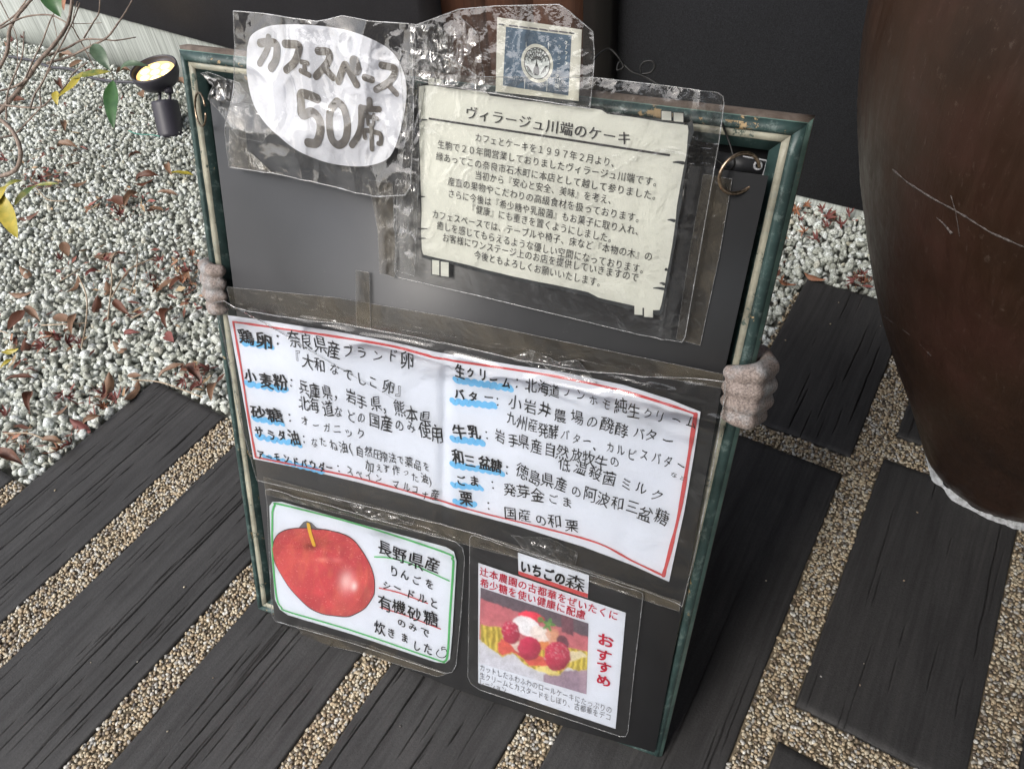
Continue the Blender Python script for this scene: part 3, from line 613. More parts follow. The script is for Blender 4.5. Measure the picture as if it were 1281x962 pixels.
# ------------------------------------------------------------------ lettering
TEXTS = []      # (parent, string, p0, p1, hpx, weight, jitter, off, mat, name, vertical)
def text(parent, s, p0, p1, h, mat, off, weight=0.0, jit=0.0, vertical=False, wfun=None, sx=0.96):
    TEXTS.append((parent, s, p0, p1, h, mat, off, weight, jit, vertical, wfun, sx))
def build_texts():
    keys = sorted({(ch, t[7]) for t in TEXTS for ch in t[1] if ch != ' '}); tmp = []
    for ch, wt in keys:
        c = bpy.data.curves.new('glyph', 'FONT'); c.body = ch; c.resolution_u = 3; c.offset = min(wt, 0.0)
        o = bpy.data.objects.new('glyph', c); COL.objects.link(o); tmp.append(o)
    dg = bpy.context.evaluated_depsgraph_get(); GL = {}
    for k, o in zip(keys, tmp):
        ev = o.evaluated_get(dg); me = ev.to_mesh(); n = len(me.vertices)
        co = np.empty(n * 3); me.vertices.foreach_get('co', co); GL[k] = (co.reshape(-1, 3)[:, :2].copy(), [list(p.vertices) for p in me.polygons]); ev.to_mesh_clear()
    for o in tmp:
        c = o.data; bpy.data.objects.remove(o); bpy.data.curves.remove(c)
    r = random.Random(4)
    for parent, s, p0, p1, h, mat, off, wt, jit, vertical, wfun, sx in TEXTS:
        a = B(*p0, off); b = B(*p1, off); d = b - a; L = np.linalg.norm(d); d /= L
        im = np.array(p1, float) - np.array(p0, float); im /= np.linalg.norm(im); pr = np.array([im[1], -im[0]])
        mid = (np.array(p0) + np.array(p1)) / 2; hh = np.linalg.norm(B(*(mid + pr * h / 2), off) - B(*(mid - pr * h / 2), off))
        n = len(s); adv = L / n; up = np.array([-d[1], d[0]]); Vs = []; Ws = []; Fs = []; k = 0
        if vertical: down = d; rt = np.array([-d[1], d[0]]) ; up = -d
        for i, ch in enumerate(s):
            if ch == ' ': continue
            gv, gf = GL[(ch, wt)]
            c = a + d * adv * (i + 0.5)
            kana = 0x3040 <= ord(ch) <= 0x30ff
            sc = (0.78 if kana else 1.0) if jit else 1.0
            jx, jy, jr = (r.gauss(0, jit * 0.05), r.gauss(0, jit * 0.06), r.gauss(0, jit * 0.06)) if jit else (0, 0, 0); sc = sc * (r.uniform(0.9, 1.08) if jit else 1)
            g = (gv - np.array([0.5, 0.38])) * sc
            g = g + jit * 0.018 * np.sin(g[:, ::-1] * 7 + r.random() * 6) * 1.5
            g = g @ np.array([[math.cos(jr), math.sin(jr)], [-math.sin(jr), math.cos(jr)]]) + np.array([jx, jy])
            if vertical: uv = c + (g[:, :1] * hh * 0.98) * rt + (g[:, 1:2] * adv * sx) * up
            else: uv = c + (g[:, :1] * adv * sx) * d + (g[:, 1:2] * hh * 1.04) * up
            wt2 = max(wt, 0.0); sh = [(0, 0)] if wt2 < 0.006 else ([(-1, 0), (1, 0)] if wt2 < 0.013 else [(-1, -.7), (1, -.7), (-1, .7), (1, .7)])
            if wt2 > 0.03: sh = sh + [(0, 0), (0, 1.1), (0, -1.1)]
            for jj, (ax_, ay_) in enumerate(sh):
                o2 = (ax_ * wt2 * adv * 0.8) * (rt if vertical else d) + (ay_ * wt2 * hh * 0.8) * up
                Vs.append(uv + o2); Ws.append(np.full(len(uv), 0.00003 * jj)); Fs += [[q + k for q in f] for f in gf]; k += len(g)
        if not Vs: continue
        uv = np.vstack(Vs); w = off + 0.0010 + np.concatenate(Ws) + (wfun(uv) if wfun else 0)
        obj('text_line', mkmesh('text_line', BW_(uv, w), Fs, False), MAT[mat], parent)
_lift = [0]
def stroke(parent, pts, width, mat, off, name='marker_stroke', wfun=None, taper=False, n=6, px=True, wob=0.0, closed=False):
    """flat pen stroke with round ends; width in metres"""
    uv = np.array([B(x, y, off) for x, y in pts]) if px else np.array(pts, float)
    q = smooth_line(uv, n) if len(uv) > 2 else resample(uv, 12)
    T = np.gradient(q, axis=0); T /= np.linalg.norm(T, axis=1)[:, None] + 1e-12; Nn = np.stack([-T[:, 1], T[:, 0]], 1)
    w = np.full(len(q), width / 2)
    if wob: w = w * (1 + wob * (vn(np.arange(len(q)) * 0.55, np.zeros(len(q)), int(abs(uv[0, 0]) * 1e4) % 97) - 0.5) * 2)
    if taper: w = w * np.linspace(1, 0.35, len(q))
    left = q + Nn * w[:, None]; right = q - Nn * w[:, None]
    cap1 = [q[-1] + w[-1] * (Nn[-1] * math.cos(t) + T[-1] * math.sin(t)) for t in np.linspace(0, math.pi, 7)[1:-1]]
    cap0 = [q[0] + w[0] * (-Nn[0] * math.cos(t) - T[0] * math.sin(t)) for t in np.linspace(0, math.pi, 7)[1:-1]]
    m = len(q); V = np.vstack([left, right, cap1, cap0]); F = [np.array([[i, m + i, m + i + 1, i + 1] for i in range(m - 1)])]
    F += [[m - 1] + [2 * m - 1] + list(range(2 * m, 2 * m + 5))[::-1], [m] + [0] + list(range(2 * m + 5, 2 * m + 10))[::-1]]
    _lift[0] += 1
    ww = off + 0.0005 + 0.00004 * (_lift[0] % 12) + (wfun(V) if wfun else 0)
    return obj(name, mkmesh(name, BW_(V, ww), F, False), MAT[mat], parent)
def sheet(name, outline, off, mat, parent, wfun=None, rings=20, nb=160, colors=None, center=None, px=True, smooth=False):
    """sheet of paper or film with any star-shaped outline, following a relief wfun(uv)"""
    uv = np.array([B(x, y, off) for x, y in outline]) if px else np.array(outline, float)
    if smooth: uv = smooth_line(np.vstack([uv, uv[:1]]), 6)[:-1]
    # keep corners: resample each side
    L = np.linalg.norm(np.roll(uv, -1, 0) - uv, axis=1); bd = []
    for i in range(len(uv)):
        k = max(1, int(round(nb * L[i] / L.sum()))); t = np.arange(k)[:, None] / k
        bd.append(uv[i] + (uv[(i + 1) % len(uv)] - uv[i]) * t)
    bd = np.vstack(bd); c = uv.mean(0) if center is None else B(*center, off)
    t = (np.arange(1, rings + 1) / rings)[None, :, None]
    g = c + (bd[:, None] - c) * t; V = np.vstack([g.reshape(-1, 2), c[None]]); n = len(bd)
    F = [grid_faces(n, rings, True)]
    i = np.arange(n); F.append(np.stack([((i + 1) % n) * rings, i * rings, np.full(n, len(V) - 1)], 1))
    w = off + (wfun(V) if wfun else np.zeros(len(V)))
    col = colors(V) if colors else None
    me = mkmesh(name, BW_(V, w), F, True, col)
    if me.polygons[0].normal @ Vector(BN) < 0: me.flip_normals()
    o = obj(name, me, mat, parent); return o, bd, w
def film_edge(parent, bd, off, wfun=None, r=0.0005):
    w = off + (wfun(bd) if wfun else 0)
    V, fs = tube(BW_(bd, np.broadcast_to(w, (len(bd),))), r, 5, closed=True); obj('film_edge', mkmesh('film_edge', V, fs), MAT['film_edge'], parent)

LAM = 0.0205
# ---- 1. cafe seats notice in a clear bag
cafe = root('cafe_notice', 'white cloud shaped notice reading cafe space 50 seats, in a crumpled clear bag', 'notice', BW_([B(400, 130)], 0.03)[0])
wc = lambda uv: 0.0022 * (fbm(uv[:, 0] * 11, uv[:, 1] * 11, 3, 2) - 0.3)
CL = [(309, 60), (315, 44), (335, 33.5), (362, 31), (398, 32.5), (433, 38), (460, 47), (486, 61), (500, 79), (508, 103), (508, 128), (503, 155), (496, 180), (487, 197), (472, 205), (450, 208.5), (420, 206), (395, 199), (370, 187.5), (350, 172), (332, 155), (317, 130), (309, 95)]
sheet('paper', CL, 0.026, MAT['paper_white'], cafe, wc, smooth=True)
Z5 = lambda l: [(290 + x / 5.57, 20 + y / 5.57) for x, y in l]
ST = [([(200, 192), (255, 186), (300, 193), (316, 225), (307, 310), (275, 365)], 44), ([(258, 150), (250, 230), (195, 335)], 34),
      ([(372, 197), (455, 203), (470, 232), (440, 320), (382, 378)], 42), ([(485, 322), (528, 332)], 26), ([(508, 330), (507, 390)], 26), ([(482, 385), (542, 415)], 28),
      ([(602, 246), (680, 258), (668, 330), (588, 422)], 40), ([(650, 368), (708, 430)], 38), ([(747, 458), (778, 370), (798, 342), (830, 400), (873, 480)], 38),
      ([(930, 430), (980, 446)], 36), ([(1047, 345), (1140, 372), (1105, 455), (1010, 515)], 36), ([(1100, 490), (1150, 545)], 30),
      ([(595, 578), (540, 556), (484, 548), (484, 615), (492, 692), (560, 672), (612, 725), (618, 810), (590, 885), (532, 885)], 50),
      ([(962, 590), (963, 630)], 36), ([(905, 642), (970, 650), (1030, 652)], 32), ([(905, 642), (905, 750), (885, 830), (840, 900)], 38), ([(925, 695), (1015, 717)], 24),
      ([(945, 678), (952, 750)], 20), ([(992, 690), (990, 750)], 20), ([(952, 757), (986, 762)], 18), ([(932, 850), (932, 800), (1005, 812), (1040, 830), (1040, 885), (1025, 890)], 26), ([(975, 770), (980, 930)], 26)]
sc_ = 0.00142 / 5.57
for pts, wd in ST: stroke(cafe, Z5(pts), wd * sc_ * 0.86, 'ink_taupe', 0.0262, wfun=wc, name='letter_stroke')
stroke(cafe, Z5([(858, 318), (872, 375)]), 50 * sc_, 'ink_taupe', 0.0262, wfun=wc, name='letter_stroke')
stroke(cafe, Z5([(735, 600), (690, 660), (682, 760), (700, 860), (748, 900), (795, 860), (808, 760), (785, 650), (740, 600)]), 38 * sc_, 'ink_taupe', 0.0262, wfun=wc, name='letter_stroke')
def crump(seed, amp, f=34, lo=0.0):
    return lambda uv: lo + amp * (ridge(uv[:, 0] * f, uv[:, 1] * f * 0.7, seed, 3) + 0.6 * fbm(uv[:, 0] * f * 0.4, uv[:, 1] * f * 0.4, seed + 9, 2))
wb = crump(21, 0.008, 12)
BAG = [(297, 14), (330, 17), (400, 27), (412, 25), (430, 20), (470, 27), (514, 30), (519, 60), (519, 150), (517, 232), (510, 243), (470, 245), (445, 240), (390, 226), (345, 216), (290, 209), (286, 168), (294, 110), (296, 60)]
o, bd, w = sheet('clear_bag', BAG, 0.0295, MAT['bag'], cafe, wb, 64, 380); film_edge(cafe, bd, 0.0295, wb, 0.0007)

# ---- 2. cake notice, laminated
cake = root('cake_notice', 'cream laminated notice with plank shaped border and eleven printed lines about cakes', 'notice', BW_([B(700, 250)], 0.03)[0])
wk = lambda uv: 0.003 * np.sin((uv[:, 0] - 0.33) * 9) * 1.0
def ragged(pts, amp, seed, n=140):
    q = resample(np.array(pts, float), n, closed=True); r = np.random.RandomState(seed)
    return q + amp * (np.stack([vn(np.arange(n) * 0.35, np.zeros(n), seed), vn(np.arange(n) * 0.35, np.ones(n) * 7, seed)], 1) - 0.5) * 2
DK = [(522, 106), (534, 104), (610, 112), (612, 117), (700, 129), (752, 133), (760, 140), (800, 146), (864, 156), (866, 150), (868, 165), (861, 190), (852, 255), (841, 330), (829, 392), (826, 395), (745, 376), (740, 371), (640, 349), (590, 336), (540, 325), (527, 322), (525, 250), (522, 170)]
sheet('printed_shadow', ragged(DK, 0.8, 5), 0.0246, MAT['ink_dark'], cake, wk)
PK = [(524, 109), (534, 107), (610, 115), (612, 119), (700, 132), (752, 136), (760, 142), (800, 148), (862, 158), (858, 195), (848, 255), (837, 330), (826, 387), (823, 389), (745, 370), (740, 365), (640, 345), (590, 332), (540, 321), (528, 318), (527, 250), (525, 170)]
sheet('paper', ragged(PK, 0.7, 6), 0.0249, MAT['paper_cream'], cake, wk)
for x0, y0, x1, y1, dx, dy in ((536, 97, 544, 107, 0, 0), (546, 99, 553, 108, 0, 0), (828, 139, 840, 151, 0, 0), (843, 141, 855, 153, 0, 0), (541, 325, 550, 344, 0, 0), (552, 327, 562, 346, 0, 0), (794, 382, 804, 394, 0, 0), (806, 384, 817, 397, 0, 0)):
    sheet('printed_tab', [(x0 - 1, y0 - 1), (x1 + 1, y0), (x1 + 1, y1 + 1), (x0 - 1, y1)], 0.0248, MAT['ink_dark'], cake, wk, 3, 12)
    sheet('printed_tab', [(x0, y0), (x1, y0 + 1), (x1, y1), (x0, y1 - 1)], 0.0252, MAT['paper_cream'], cake, wk, 3, 12)
for x, y, l in ((843, 203, 12), (836, 275, 9), (834, 336, 7), (826, 354, 5), (818, 360, 12), (525, 286, 9), (526, 298, 7), (522, 150, 9), (526, 246, 6)):
    sg = -1 if x > 700 else 1; e = (862 - (y - 158) * 0.16) if x > 700 else 526
    stroke(cake, [(e, y + 1), ((e + x) / 2, y), (x if x > 700 else 526 + l, y)], 0.0035, 'ink_dark', 0.0252, wfun=wk, name='printed_notch', taper=True)
KO = 0.0252
kw = dict(off=KO, wfun=wk)
text(cake, 'ヴィラージュ川端のケーキ', (583, 140), (791, 174), 17, 'ink_print', weight=0.012, **kw)
stroke(cake, [(538, 148.5), (690, 171), (837.5, 194)], 0.0022, 'ink_print', KO, 'ruled_line', wk)
for s, a, b in (('カフェとケーキを１９９７年２月より、', (595, 171), (776, 205)), ('生駒で２０年間営業しておりましたヴィラージュ川端です。', (548, 180), (829, 229)), ('縁あってこの奈良市石木町に本店として越して参りました。', (546, 195), (828, 246)),
                ('当初から『安心と安全、美味』を考え、', (595, 218), (772, 251)), ('産直の果物やこだわりの高級食材を扱っております。', (561, 226), (807, 274)), ('さらに今後は『希少糖や乳酸菌』もお菓子に取り入れ、', (561, 241), (806, 290)),
                ('『健康』にも重きを置くようにしました。', (587, 259), (772, 299)), ('カフェスペースでは、テーブルや椅子、床など『本物の木』の', (541, 267), (817, 321)), ('癒しを感じてもらえるような優しい空間になっております。', (547, 281), (812, 338)),
                ('お客様にワンステージ上のお店を提供していきますので', (554, 296), (800, 347)), ('今後ともよろしくお願いいたします。', (594, 317.5), (758, 354))):
    text(cake, s, a, b, 11.5, 'ink_print', weight=0.004, **kw)
wf = lambda uv: wk(uv) + 0.0016 * fbm(uv[:, 0] * 14, uv[:, 1] * 14, 8, 2) + 0.0035 * np.clip(ridge(uv[:, 0] * 22, uv[:, 1] * 9, 15, 2) - 0.5, 0, 1) * np.clip((0.375 - uv[:, 0]) / 0.05, 0, 1) + 0.0045 * ridge(uv[:, 0] * 46, uv[:, 1] * 11, 19, 2) * (np.exp(-((uv[:, 0] - 0.662) / 0.010) ** 2) + 0.7 * np.exp(-((uv[:, 1] - 0.975) / 0.012) ** 2))
FK = [(516, 60), (560, 70), (600, 96), (745, 97), (840, 108), (898, 116), (905, 121), (906, 130), (900, 175), (880, 290), (857, 422), (853, 428), (800, 418), (700, 393), (600, 369), (498, 347), (494, 340), (497, 250), (510, 150)]
o, bd, w = sheet('laminate', FK, 0.0275, MAT['film_worn'], cake, wf, 60, 380); film_edge(cake, bd, 0.0275, wf)

# ---- 3. logo card in a bag
logo = root('logo_card', 'small ivory card with a navy curtain print and a round tree crest', 'card', BW_([B(672, 80)], 0.035)[0])
LO = 0.031
sheet('paper', [(622, 22), (728, 37.5), (724, 127), (620, 115)], LO, MAT['paper_logo'], logo)
sheet('navy_print', [(633, 34), (715, 45), (711, 120), (629, 107.5)], LO + 0.0003, MAT['ink_navy'], logo)
def lp(x, y): return (600 + x / 7.4, y / 7.4)
for i in range(8):
    x0 = 180 + i * 92.5; x1 = x0 + (52 if i in (0, 7) else 84); yy = lambda x: 228 + (x - 185) * 0.123
    stroke(logo, [lp(x0 + 6, yy(x0)), lp(x1 - 6, yy(x1))], 0.0014, 'ink_grey' if 0 < i < 7 else 'ink_dark', LO + 0.0002, 'printed_dash')
cc = lp(532, 590)
ell = lambda rx, ry, n=40, c=cc: [(c[0] + rx / 7.4 * math.cos(t), c[1] + ry / 7.4 * math.sin(t) + 0.12 * rx / 7.4 * math.cos(t)) for t in np.linspace(0, 2 * math.pi, n, endpoint=False)]
sheet('crest_ring', ell(148, 180), LO + 0.0007, MAT['paper_logo'], logo, rings=2, nb=60)
sheet('crest_ring', ell(122, 148), LO + 0.0010, MAT['ink_dark'], logo, rings=2, nb=60)
sheet('crest_disc', ell(115, 141), LO + 0.0013, MAT['ink_white'], logo, rings=2, nb=60)
CR = LO + 0.0014
sheet('crest_tree', [lp(*q) for q in ((528, 545), (536, 600), (552, 650), (552, 690), (535, 703), (510, 700), (495, 680), (500, 640), (518, 600))], CR, MAT['ink_dark'], logo, rings=2, nb=30)
for a in np.linspace(-2.55, -0.6, 9):
    for r0, r1 in ((35, 128),):
        stroke(logo, [lp(530 + r0 * math.cos(a), 590 + r0 * 1.15 * math.sin(a)), lp(530 + (r1 - 16) * math.cos(a), 590 + (r1 - 16) * 1.2 * math.sin(a))], 0.0006, 'ink_dark', CR, 'crest_line')
for rr_, k in ((45, 5), (78, 7), (105, 9)):
    for i in range(k):
        a0 = -2.9 + i * 2.7 / k; a1 = a0 + 2.7 / k; am = (a0 + a1) / 2
        stroke(logo, [lp(530 + rr_ * math.cos(a0), 590 + rr_ * 1.2 * math.sin(a0)), lp(530 + (rr_ + 12) * math.cos(am), 590 + (rr_ + 12) * 1.2 * math.sin(am)), lp(530 + rr_ * math.cos(a1), 590 + rr_ * 1.2 * math.sin(a1))], 0.0006, 'ink_dark', CR, 'crest_line')
for sx in (-1, 1):
    for k in range(3): stroke(logo, [lp(530 + sx * (40 + k * 18), 690 - k * 12), lp(530 + sx * (66 + k * 12), 640 - k * 8), lp(530 + sx * (88 + k * 10), 612)], 0.0006, 'ink_dark', CR, 'crest_line')
for a, b in (((433, 395), (433, 440)), ((640, 395), (640, 455)), ((422, 735), (418, 820)), ((628, 745), (624, 845))): stroke(logo, [lp(*a), lp(*b)], 0.0007, 'ink_white', LO + 0.0007, 'curtain_slit')
text(logo, 'うぃらーじゅ川端', (700.5, 55), (697, 111), 6.5, 'ink_white', LO, 0.01, 0.6, True)
for k in range(5): stroke(logo, [lp(795 + (k % 2) * 10, 385 + k * 48), lp(812 - (k % 2) * 12, 392 + k * 48), lp(800, 408 + k * 48)], 0.0008, 'ink_white', LO + 0.0007, 'faded_script')
wl_ = crump(41, 0.0016, 20)
o, bd, w = sheet('clear_bag', [(520, 32), (575, 12), (620, 8), (700, 6), (712, 14), (742, 40), (744, 70), (742, 100), (738, 136), (700, 130), (610, 116), (560, 108), (520, 100)], 0.0345, MAT['bag'], logo, wl_, 44, 260, center=(640, 70)); film_edge(logo, bd, 0.0345, wl_)

# ---- 4. ingredient notice
ing = root('ingredient_notice', 'wide white handwritten ingredient list with red border and blue highlighted words', 'notice', BW_([B(560, 540)], 0.03)[0])
IO = 0.0235
def wi(uv):
    u = uv[:, 0]; v = uv[:, 1]
    return 0.0035 * np.sin((u - 0.03) / 0.36 * math.pi) ** 2 * (0.4 + 0.6 * np.clip((v - 0.38) / 0.2, 0, 1)) - 0.0015 * np.exp(-((u - 0.388) / 0.008) ** 2)
IP = [(285, 394.5), (350, 403), (420, 413), (490, 427), (540, 439), (555, 442.5), (644, 456), (700, 463), (780, 480), (838, 499), (876.5, 515), (868, 570), (856, 640), (845, 690), (837, 727.6), (790, 706), (730, 683), (650, 658), (600, 645), (557, 634), (520, 622), (450, 603), (380, 586), (317, 574), (308, 520), (298, 465)]
sheet('paper', IP, IO, MAT['paper_cool'], ing, wi, 30, 240)
ik = dict(off=IO, wfun=wi)
stroke(ing, [(292, 402.5), (335, 408), (410, 418), (485, 431), (530, 443), (556, 449.5), (644, 461.5), (700, 470), (774, 486), (838, 506), (870, 517.5)], 0.0034, 'ink_red', IO, 'border_line', wi, wob=0.25)
stroke(ing, [(870.5, 517.5), (862, 570), (850, 640), (838, 690), (830, 719.5)], 0.0046, 'ink_red', IO, 'border_line', wi, wob=0.25)
stroke(ing, [(292, 402.5), (302, 460), (311, 520), (320, 571)], 0.0038, 'ink_red', IO, 'border_line', wi, wob=0.25)
stroke(ing, [(320, 571.5), (380, 583), (440, 595), (500, 611), (540, 623), (600, 640), (680, 659), (748, 678), (790, 700), (830, 719.5)], 0.0030, 'ink_red', IO, 'border_line', wi, wob=0.3)
for a, b in (((303, 428), (342, 433)), ((309, 480), (360, 487)), ((317, 523), (355, 529)), ((322, 546), (376, 555)), ((330, 571), (405, 589)), ((569, 475), (640, 485)), ((566, 502), (620, 507)), ((566, 549), (604, 553)), ((566, 581), (629, 591)), ((566, 606), (603, 610)), ((570, 628), (594, 631))):
    n = max(4, int((b[0] - a[0]) / 4)); pts = [(a[0] + (b[0] - a[0]) * i / n, a[1] + (b[1] - a[1]) * i / n + (1.3 if i % 2 else -1.3)) for i in range(n + 1)]
    stroke(ing, pts, 0.0085, 'ink_blue', IO - 0.0003, 'highlighter_stroke', wi, wob=0.2)
LB = 0.028
for s, a, b, h in (('鶏卵', (299, 418), (343, 425), 18), ('小麦粉', (306, 470), (360, 478), 17), ('砂糖', (313, 515), (355, 521), 15), ('サラダ油', (318, 539), (376, 548), 16), ('アーモンドパウダー', (321, 567), (421, 586), 13),
                   ('生クリーム', (569, 463), (641, 478), 18), ('バター', (567, 491), (621, 499), 17), ('牛乳', (565, 537), (603, 543), 17), ('和三盆糖', (565, 570), (630, 583), 17), ('ごま', (567, 597), (601, 603), 16), ('栗', (575, 621), (592, 624), 17)):
    text(ing, s, a, b, h, 'ink', weight=LB, jit=1, **ik)
for s, a, b, h in (('：', (344, 422), (360, 425), 16), ('奈良県産ブランド卵', (361, 422), (517, 453), 20), ('『大和なでしこ卵』', (364, 443), (512, 493), 17), ('：', (361, 477), (377, 480), 14), ('兵庫県，岩手県，熊本県．', (375, 481), (556, 528), 18),
                   ('北海道などの国産のみ使用', (374, 502), (556, 545), 18), ('：', (357, 521), (373, 524), 14), ('オーガニック', (376, 525), (459, 543), 15), ('：', (376, 547), (390, 550), 14), ('なたね油(', (388, 549), (449, 560), 15), ('自然圧搾法で薬品を', (446, 560), (539, 585), 12),
                   ('加えず作った油)', (457, 579), (548, 602), 13), ('：', (419, 583), (433, 586), 12), ('スペイン マルコナ産', (433, 586), (551, 622), 14),
                   ('：', (643, 474), (658, 478), 16), ('北海道ノンホモ純生クリーム', (656, 477), (872, 531), 18), ('：', (621, 497), (637, 500), 16), ('小岩井農場の醗酵バター', (638, 500), (848, 552), 19), ('九州産発酵バター、カルピスバター', (634, 522), (859, 583), 18),
                   ('など', (838, 590), (860, 598), 8), ('：', (603, 541), (618, 544), 15), ('岩手県産自然放牧牛の', (618, 544), (780, 580), 18), ('低温殺菌ミルク', (699, 574), (832, 619), 18), ('：', (630, 582), (645, 586), 15), ('徳島県産の阿波和三盆糖', (645, 586), (836, 649), 18),
                   ('：', (613, 605), (627, 608), 14), ('発芽金ごま', (629, 608), (721, 629), 16), ('：', (608, 629), (623, 632), 14), ('国産の和栗', (628, 634), (725, 657), 17)):
    text(ing, s, a, b, h, 'ink', weight=0.0, jit=1.35, **ik)
def wfi(uv):
    top = B(580, 430)[1]; v = uv[:, 1]
    return wi(uv) + 0.0012 + 0.0008 * fbm(uv[:, 0] * 9, uv[:, 1] * 9, 4, 2) + 0.010 * np.clip((v - 0.585) / 0.05, 0, 1) ** 1.5 * ridge(uv[:, 0] * 7, uv[:, 1] * 26, 51, 2) + 0.006 * np.clip((uv[:, 0] - 0.70) / 0.05, 0, 1) * ridge(uv[:, 0] * 30, uv[:, 1] * 12, 5, 2)
FI = [(271, 377), (285, 374), (296, 382), (340, 391), (440, 404), (500, 417), (560, 429), (650, 448), (740, 462), (840, 470), (908, 475), (908, 490), (893, 580), (870, 690), (854, 756), (800, 735), (700, 702), (600, 668), (500, 642), (420, 622), (330, 602), (322, 600), (300, 520), (280, 420)]
o, bd, w = sheet('plastic_sleeve', FI, 0.0255, MAT['film'], ing, wfi, 60, 420); film_edge(ing, bd, 0.0255, wfi)

# ---- 5. apple notice
app = root('apple_notice', 'laminated card with a big red apple picture and a green rounded border line', 'notice', BW_([B(455, 730)], 0.03)[0])
AO = 0.0215
sheet('paper', [(337, 633), (341, 627.5), (352, 627.5), (450, 655), (558, 684), (568, 690), (571, 702), (566, 790), (563, 824), (557, 829.5), (545, 828), (440, 793), (360, 769), (350, 762), (344, 750), (339, 690)], AO, MAT['paper_cool'], app, None, 16, 160)
gb = [(341, 640), (344, 632), (353, 631), (450, 656), (555, 690), (566, 699), (567, 710), (563, 770), (560, 818), (555, 827), (545, 824), (440, 788), (362, 765), (352, 759), (346, 745), (341, 690), (341, 641)]
stroke(app, gb, 0.0036, 'ink_green', AO, 'border_line')
Z6 = lambda l: [(300 + x / 4, 600 + y / 4) for x, y in l]
AP = [(163, 345), (175, 300), (200, 268), (250, 248), (335, 243), (380, 250), (430, 252), (520, 275), (570, 305), (610, 355), (640, 405), (660, 450), (672, 500), (672, 560), (660, 592), (625, 640), (575, 670), (535, 683), (470, 678), (410, 668), (350, 640), (300, 595), (250, 540), (205, 470), (175, 410)]
def apcol(shift=0):
    H = [np.array(B(300 + x / 4, 600 + y / 4, AO)) for x, y in ((163, 243), (672, 243), (672, 683), (163, 683))]
    def f(uv):
        # zoomed-sheet coordinates by solving the local affine map
        A = np.array([H[1] - H[0], H[3] - H[0]]).T; q = np.linalg.solve(A, (uv - H[0]).T).T; X = 163 + q[:, 0] * 509; Y = 243 + q[:, 1] * 440
        base = np.array(lin(202, 84, 92)[:3]); c = np.tile(base, (len(uv), 1))
        n = fbm(X / 60, Y / 60, 2, 5); c = c * (0.72 + 0.5 * n[:, None]); k0 = np.clip(fbm(X / 34, Y / 90, 22, 4) - 0.5, 0, 1)[:, None]; c = c * (1 - k0) + np.array(lin(226, 150, 110)[:3]) * k0; ed = (np.hypot((X - 420) / 262, (Y - 462) / 232) > 0.93)[:, None] * 0.25; c = c * (1 - ed * 0.6)
        def blob(cx, cy, rx, ry, col, k):
            nonlocal c
            d = np.exp(-(((X - cx) / rx) ** 2 + ((Y - cy) / ry) ** 2))[:, None] * k; c = c * (1 - d) + np.array(lin(*col)[:3]) * d
        blob(250, 420, 120, 150, (206, 98, 96), .5); blob(600, 610, 120, 60, (202, 104, 98), .5); blob(400, 300, 70, 30, (160, 84, 70), .7); blob(365, 325, 40, 16, (120, 40, 40), .8)
        blob(560, 485, 34, 48, (240, 205, 205), .85); blob(600, 505, 16, 22, (250, 235, 235), .8); blob(430, 385, 30, 12, (232, 150, 140), .7); blob(325, 395, 20, 12, (226, 120, 110), .5); blob(505, 385, 26, 12, (225, 140, 140), .5); blob(255, 300, 60, 24, (190, 70, 78), .5)
        a = np.arctan2(Y - 325, X - 365); st = vn(a * 26, np.hypot(X - 365, Y - 325) / 90, 3); k = (np.clip(st - 0.6, 0, 1) * 0.5 * np.clip(1.3 - np.hypot(X - 365, Y - 325) / 260, 0, 1))[:, None]
        c = c * (1 - k) + np.array(lin(224, 140, 90)[:3]) * k
        sp_ = (vn(X / 5, Y / 5, 9) > 0.90)[:, None] * 0.45; c = c * (1 - sp_) + np.array(lin(240, 170, 160)[:3]) * sp_
        return c
    return f
sheet('apple_outline', [(x + (3 if x > 400 else -1), y + (3 if y > 450 else -1)) and q for (x, y), q in zip(AP, Z6([(x + (x - 420) * .012, y + (y - 460) * .02) for x, y in AP]))], AO + 0.0006, MAT['ink_dark'], app, None, 4, 120, smooth=True)
sheet('apple_outline', Z6([(290, 245), (318, 212), (335, 205), (360, 215), (385, 240), (440, 252), (500, 262), (500, 275), (380, 262), (300, 262)]), AO + 0.0004, MAT['ink_green'] if False else MAT['ink_grey'], app, None, 4, 60)
sheet('apple_picture', Z6(AP), AO + 0.0009, MAT['print'], app, None, 90, 300, colors=apcol(), smooth=True)
MAT['stalk'] = mat_ink('yellow_stalk_print', lin(214, 176, 70))
stroke(app, Z6([(345, 222), (352, 260), (372, 325)]), 0.0072, 'stalk', AO + 0.001, 'apple_stalk')
for s, a, b, h in (('長野県産', (470, 682), (552, 711), 18), ('りんごを', (484, 711), (546, 733), 15), ('シードルと', (476, 728), (551, 757), 14), ('有機砂糖', (471, 750), (549, 776), 17), ('のみで', (495, 776), (540, 792), 12), ('炊きました', (469, 783), (543, 813), 15)):
    text(app, s, a, b, h, 'ink', AO, 0.014, 1)
stroke(app, [(469, 696), (485, 697), (510, 703), (540, 716), (562, 726)], 0.0028, 'ink_green', AO, 'underline')
stroke(app, [(475, 735), (500, 741), (535, 754)], 0.0028, 'ink_red', AO, 'underline'); stroke(app, [(476, 759), (510, 770), (551, 786)], 0.0026, 'ink_red', AO, 'underline')
stroke(app, [(549, 812), (546, 817), (549, 821), (555, 822), (559, 818), (558, 812), (553, 812)], 0.0016, 'ink', AO, 'apple_doodle'); stroke(app, [(553, 813), (553, 809), (557, 809)], 0.0016, 'ink', AO, 'apple_doodle')
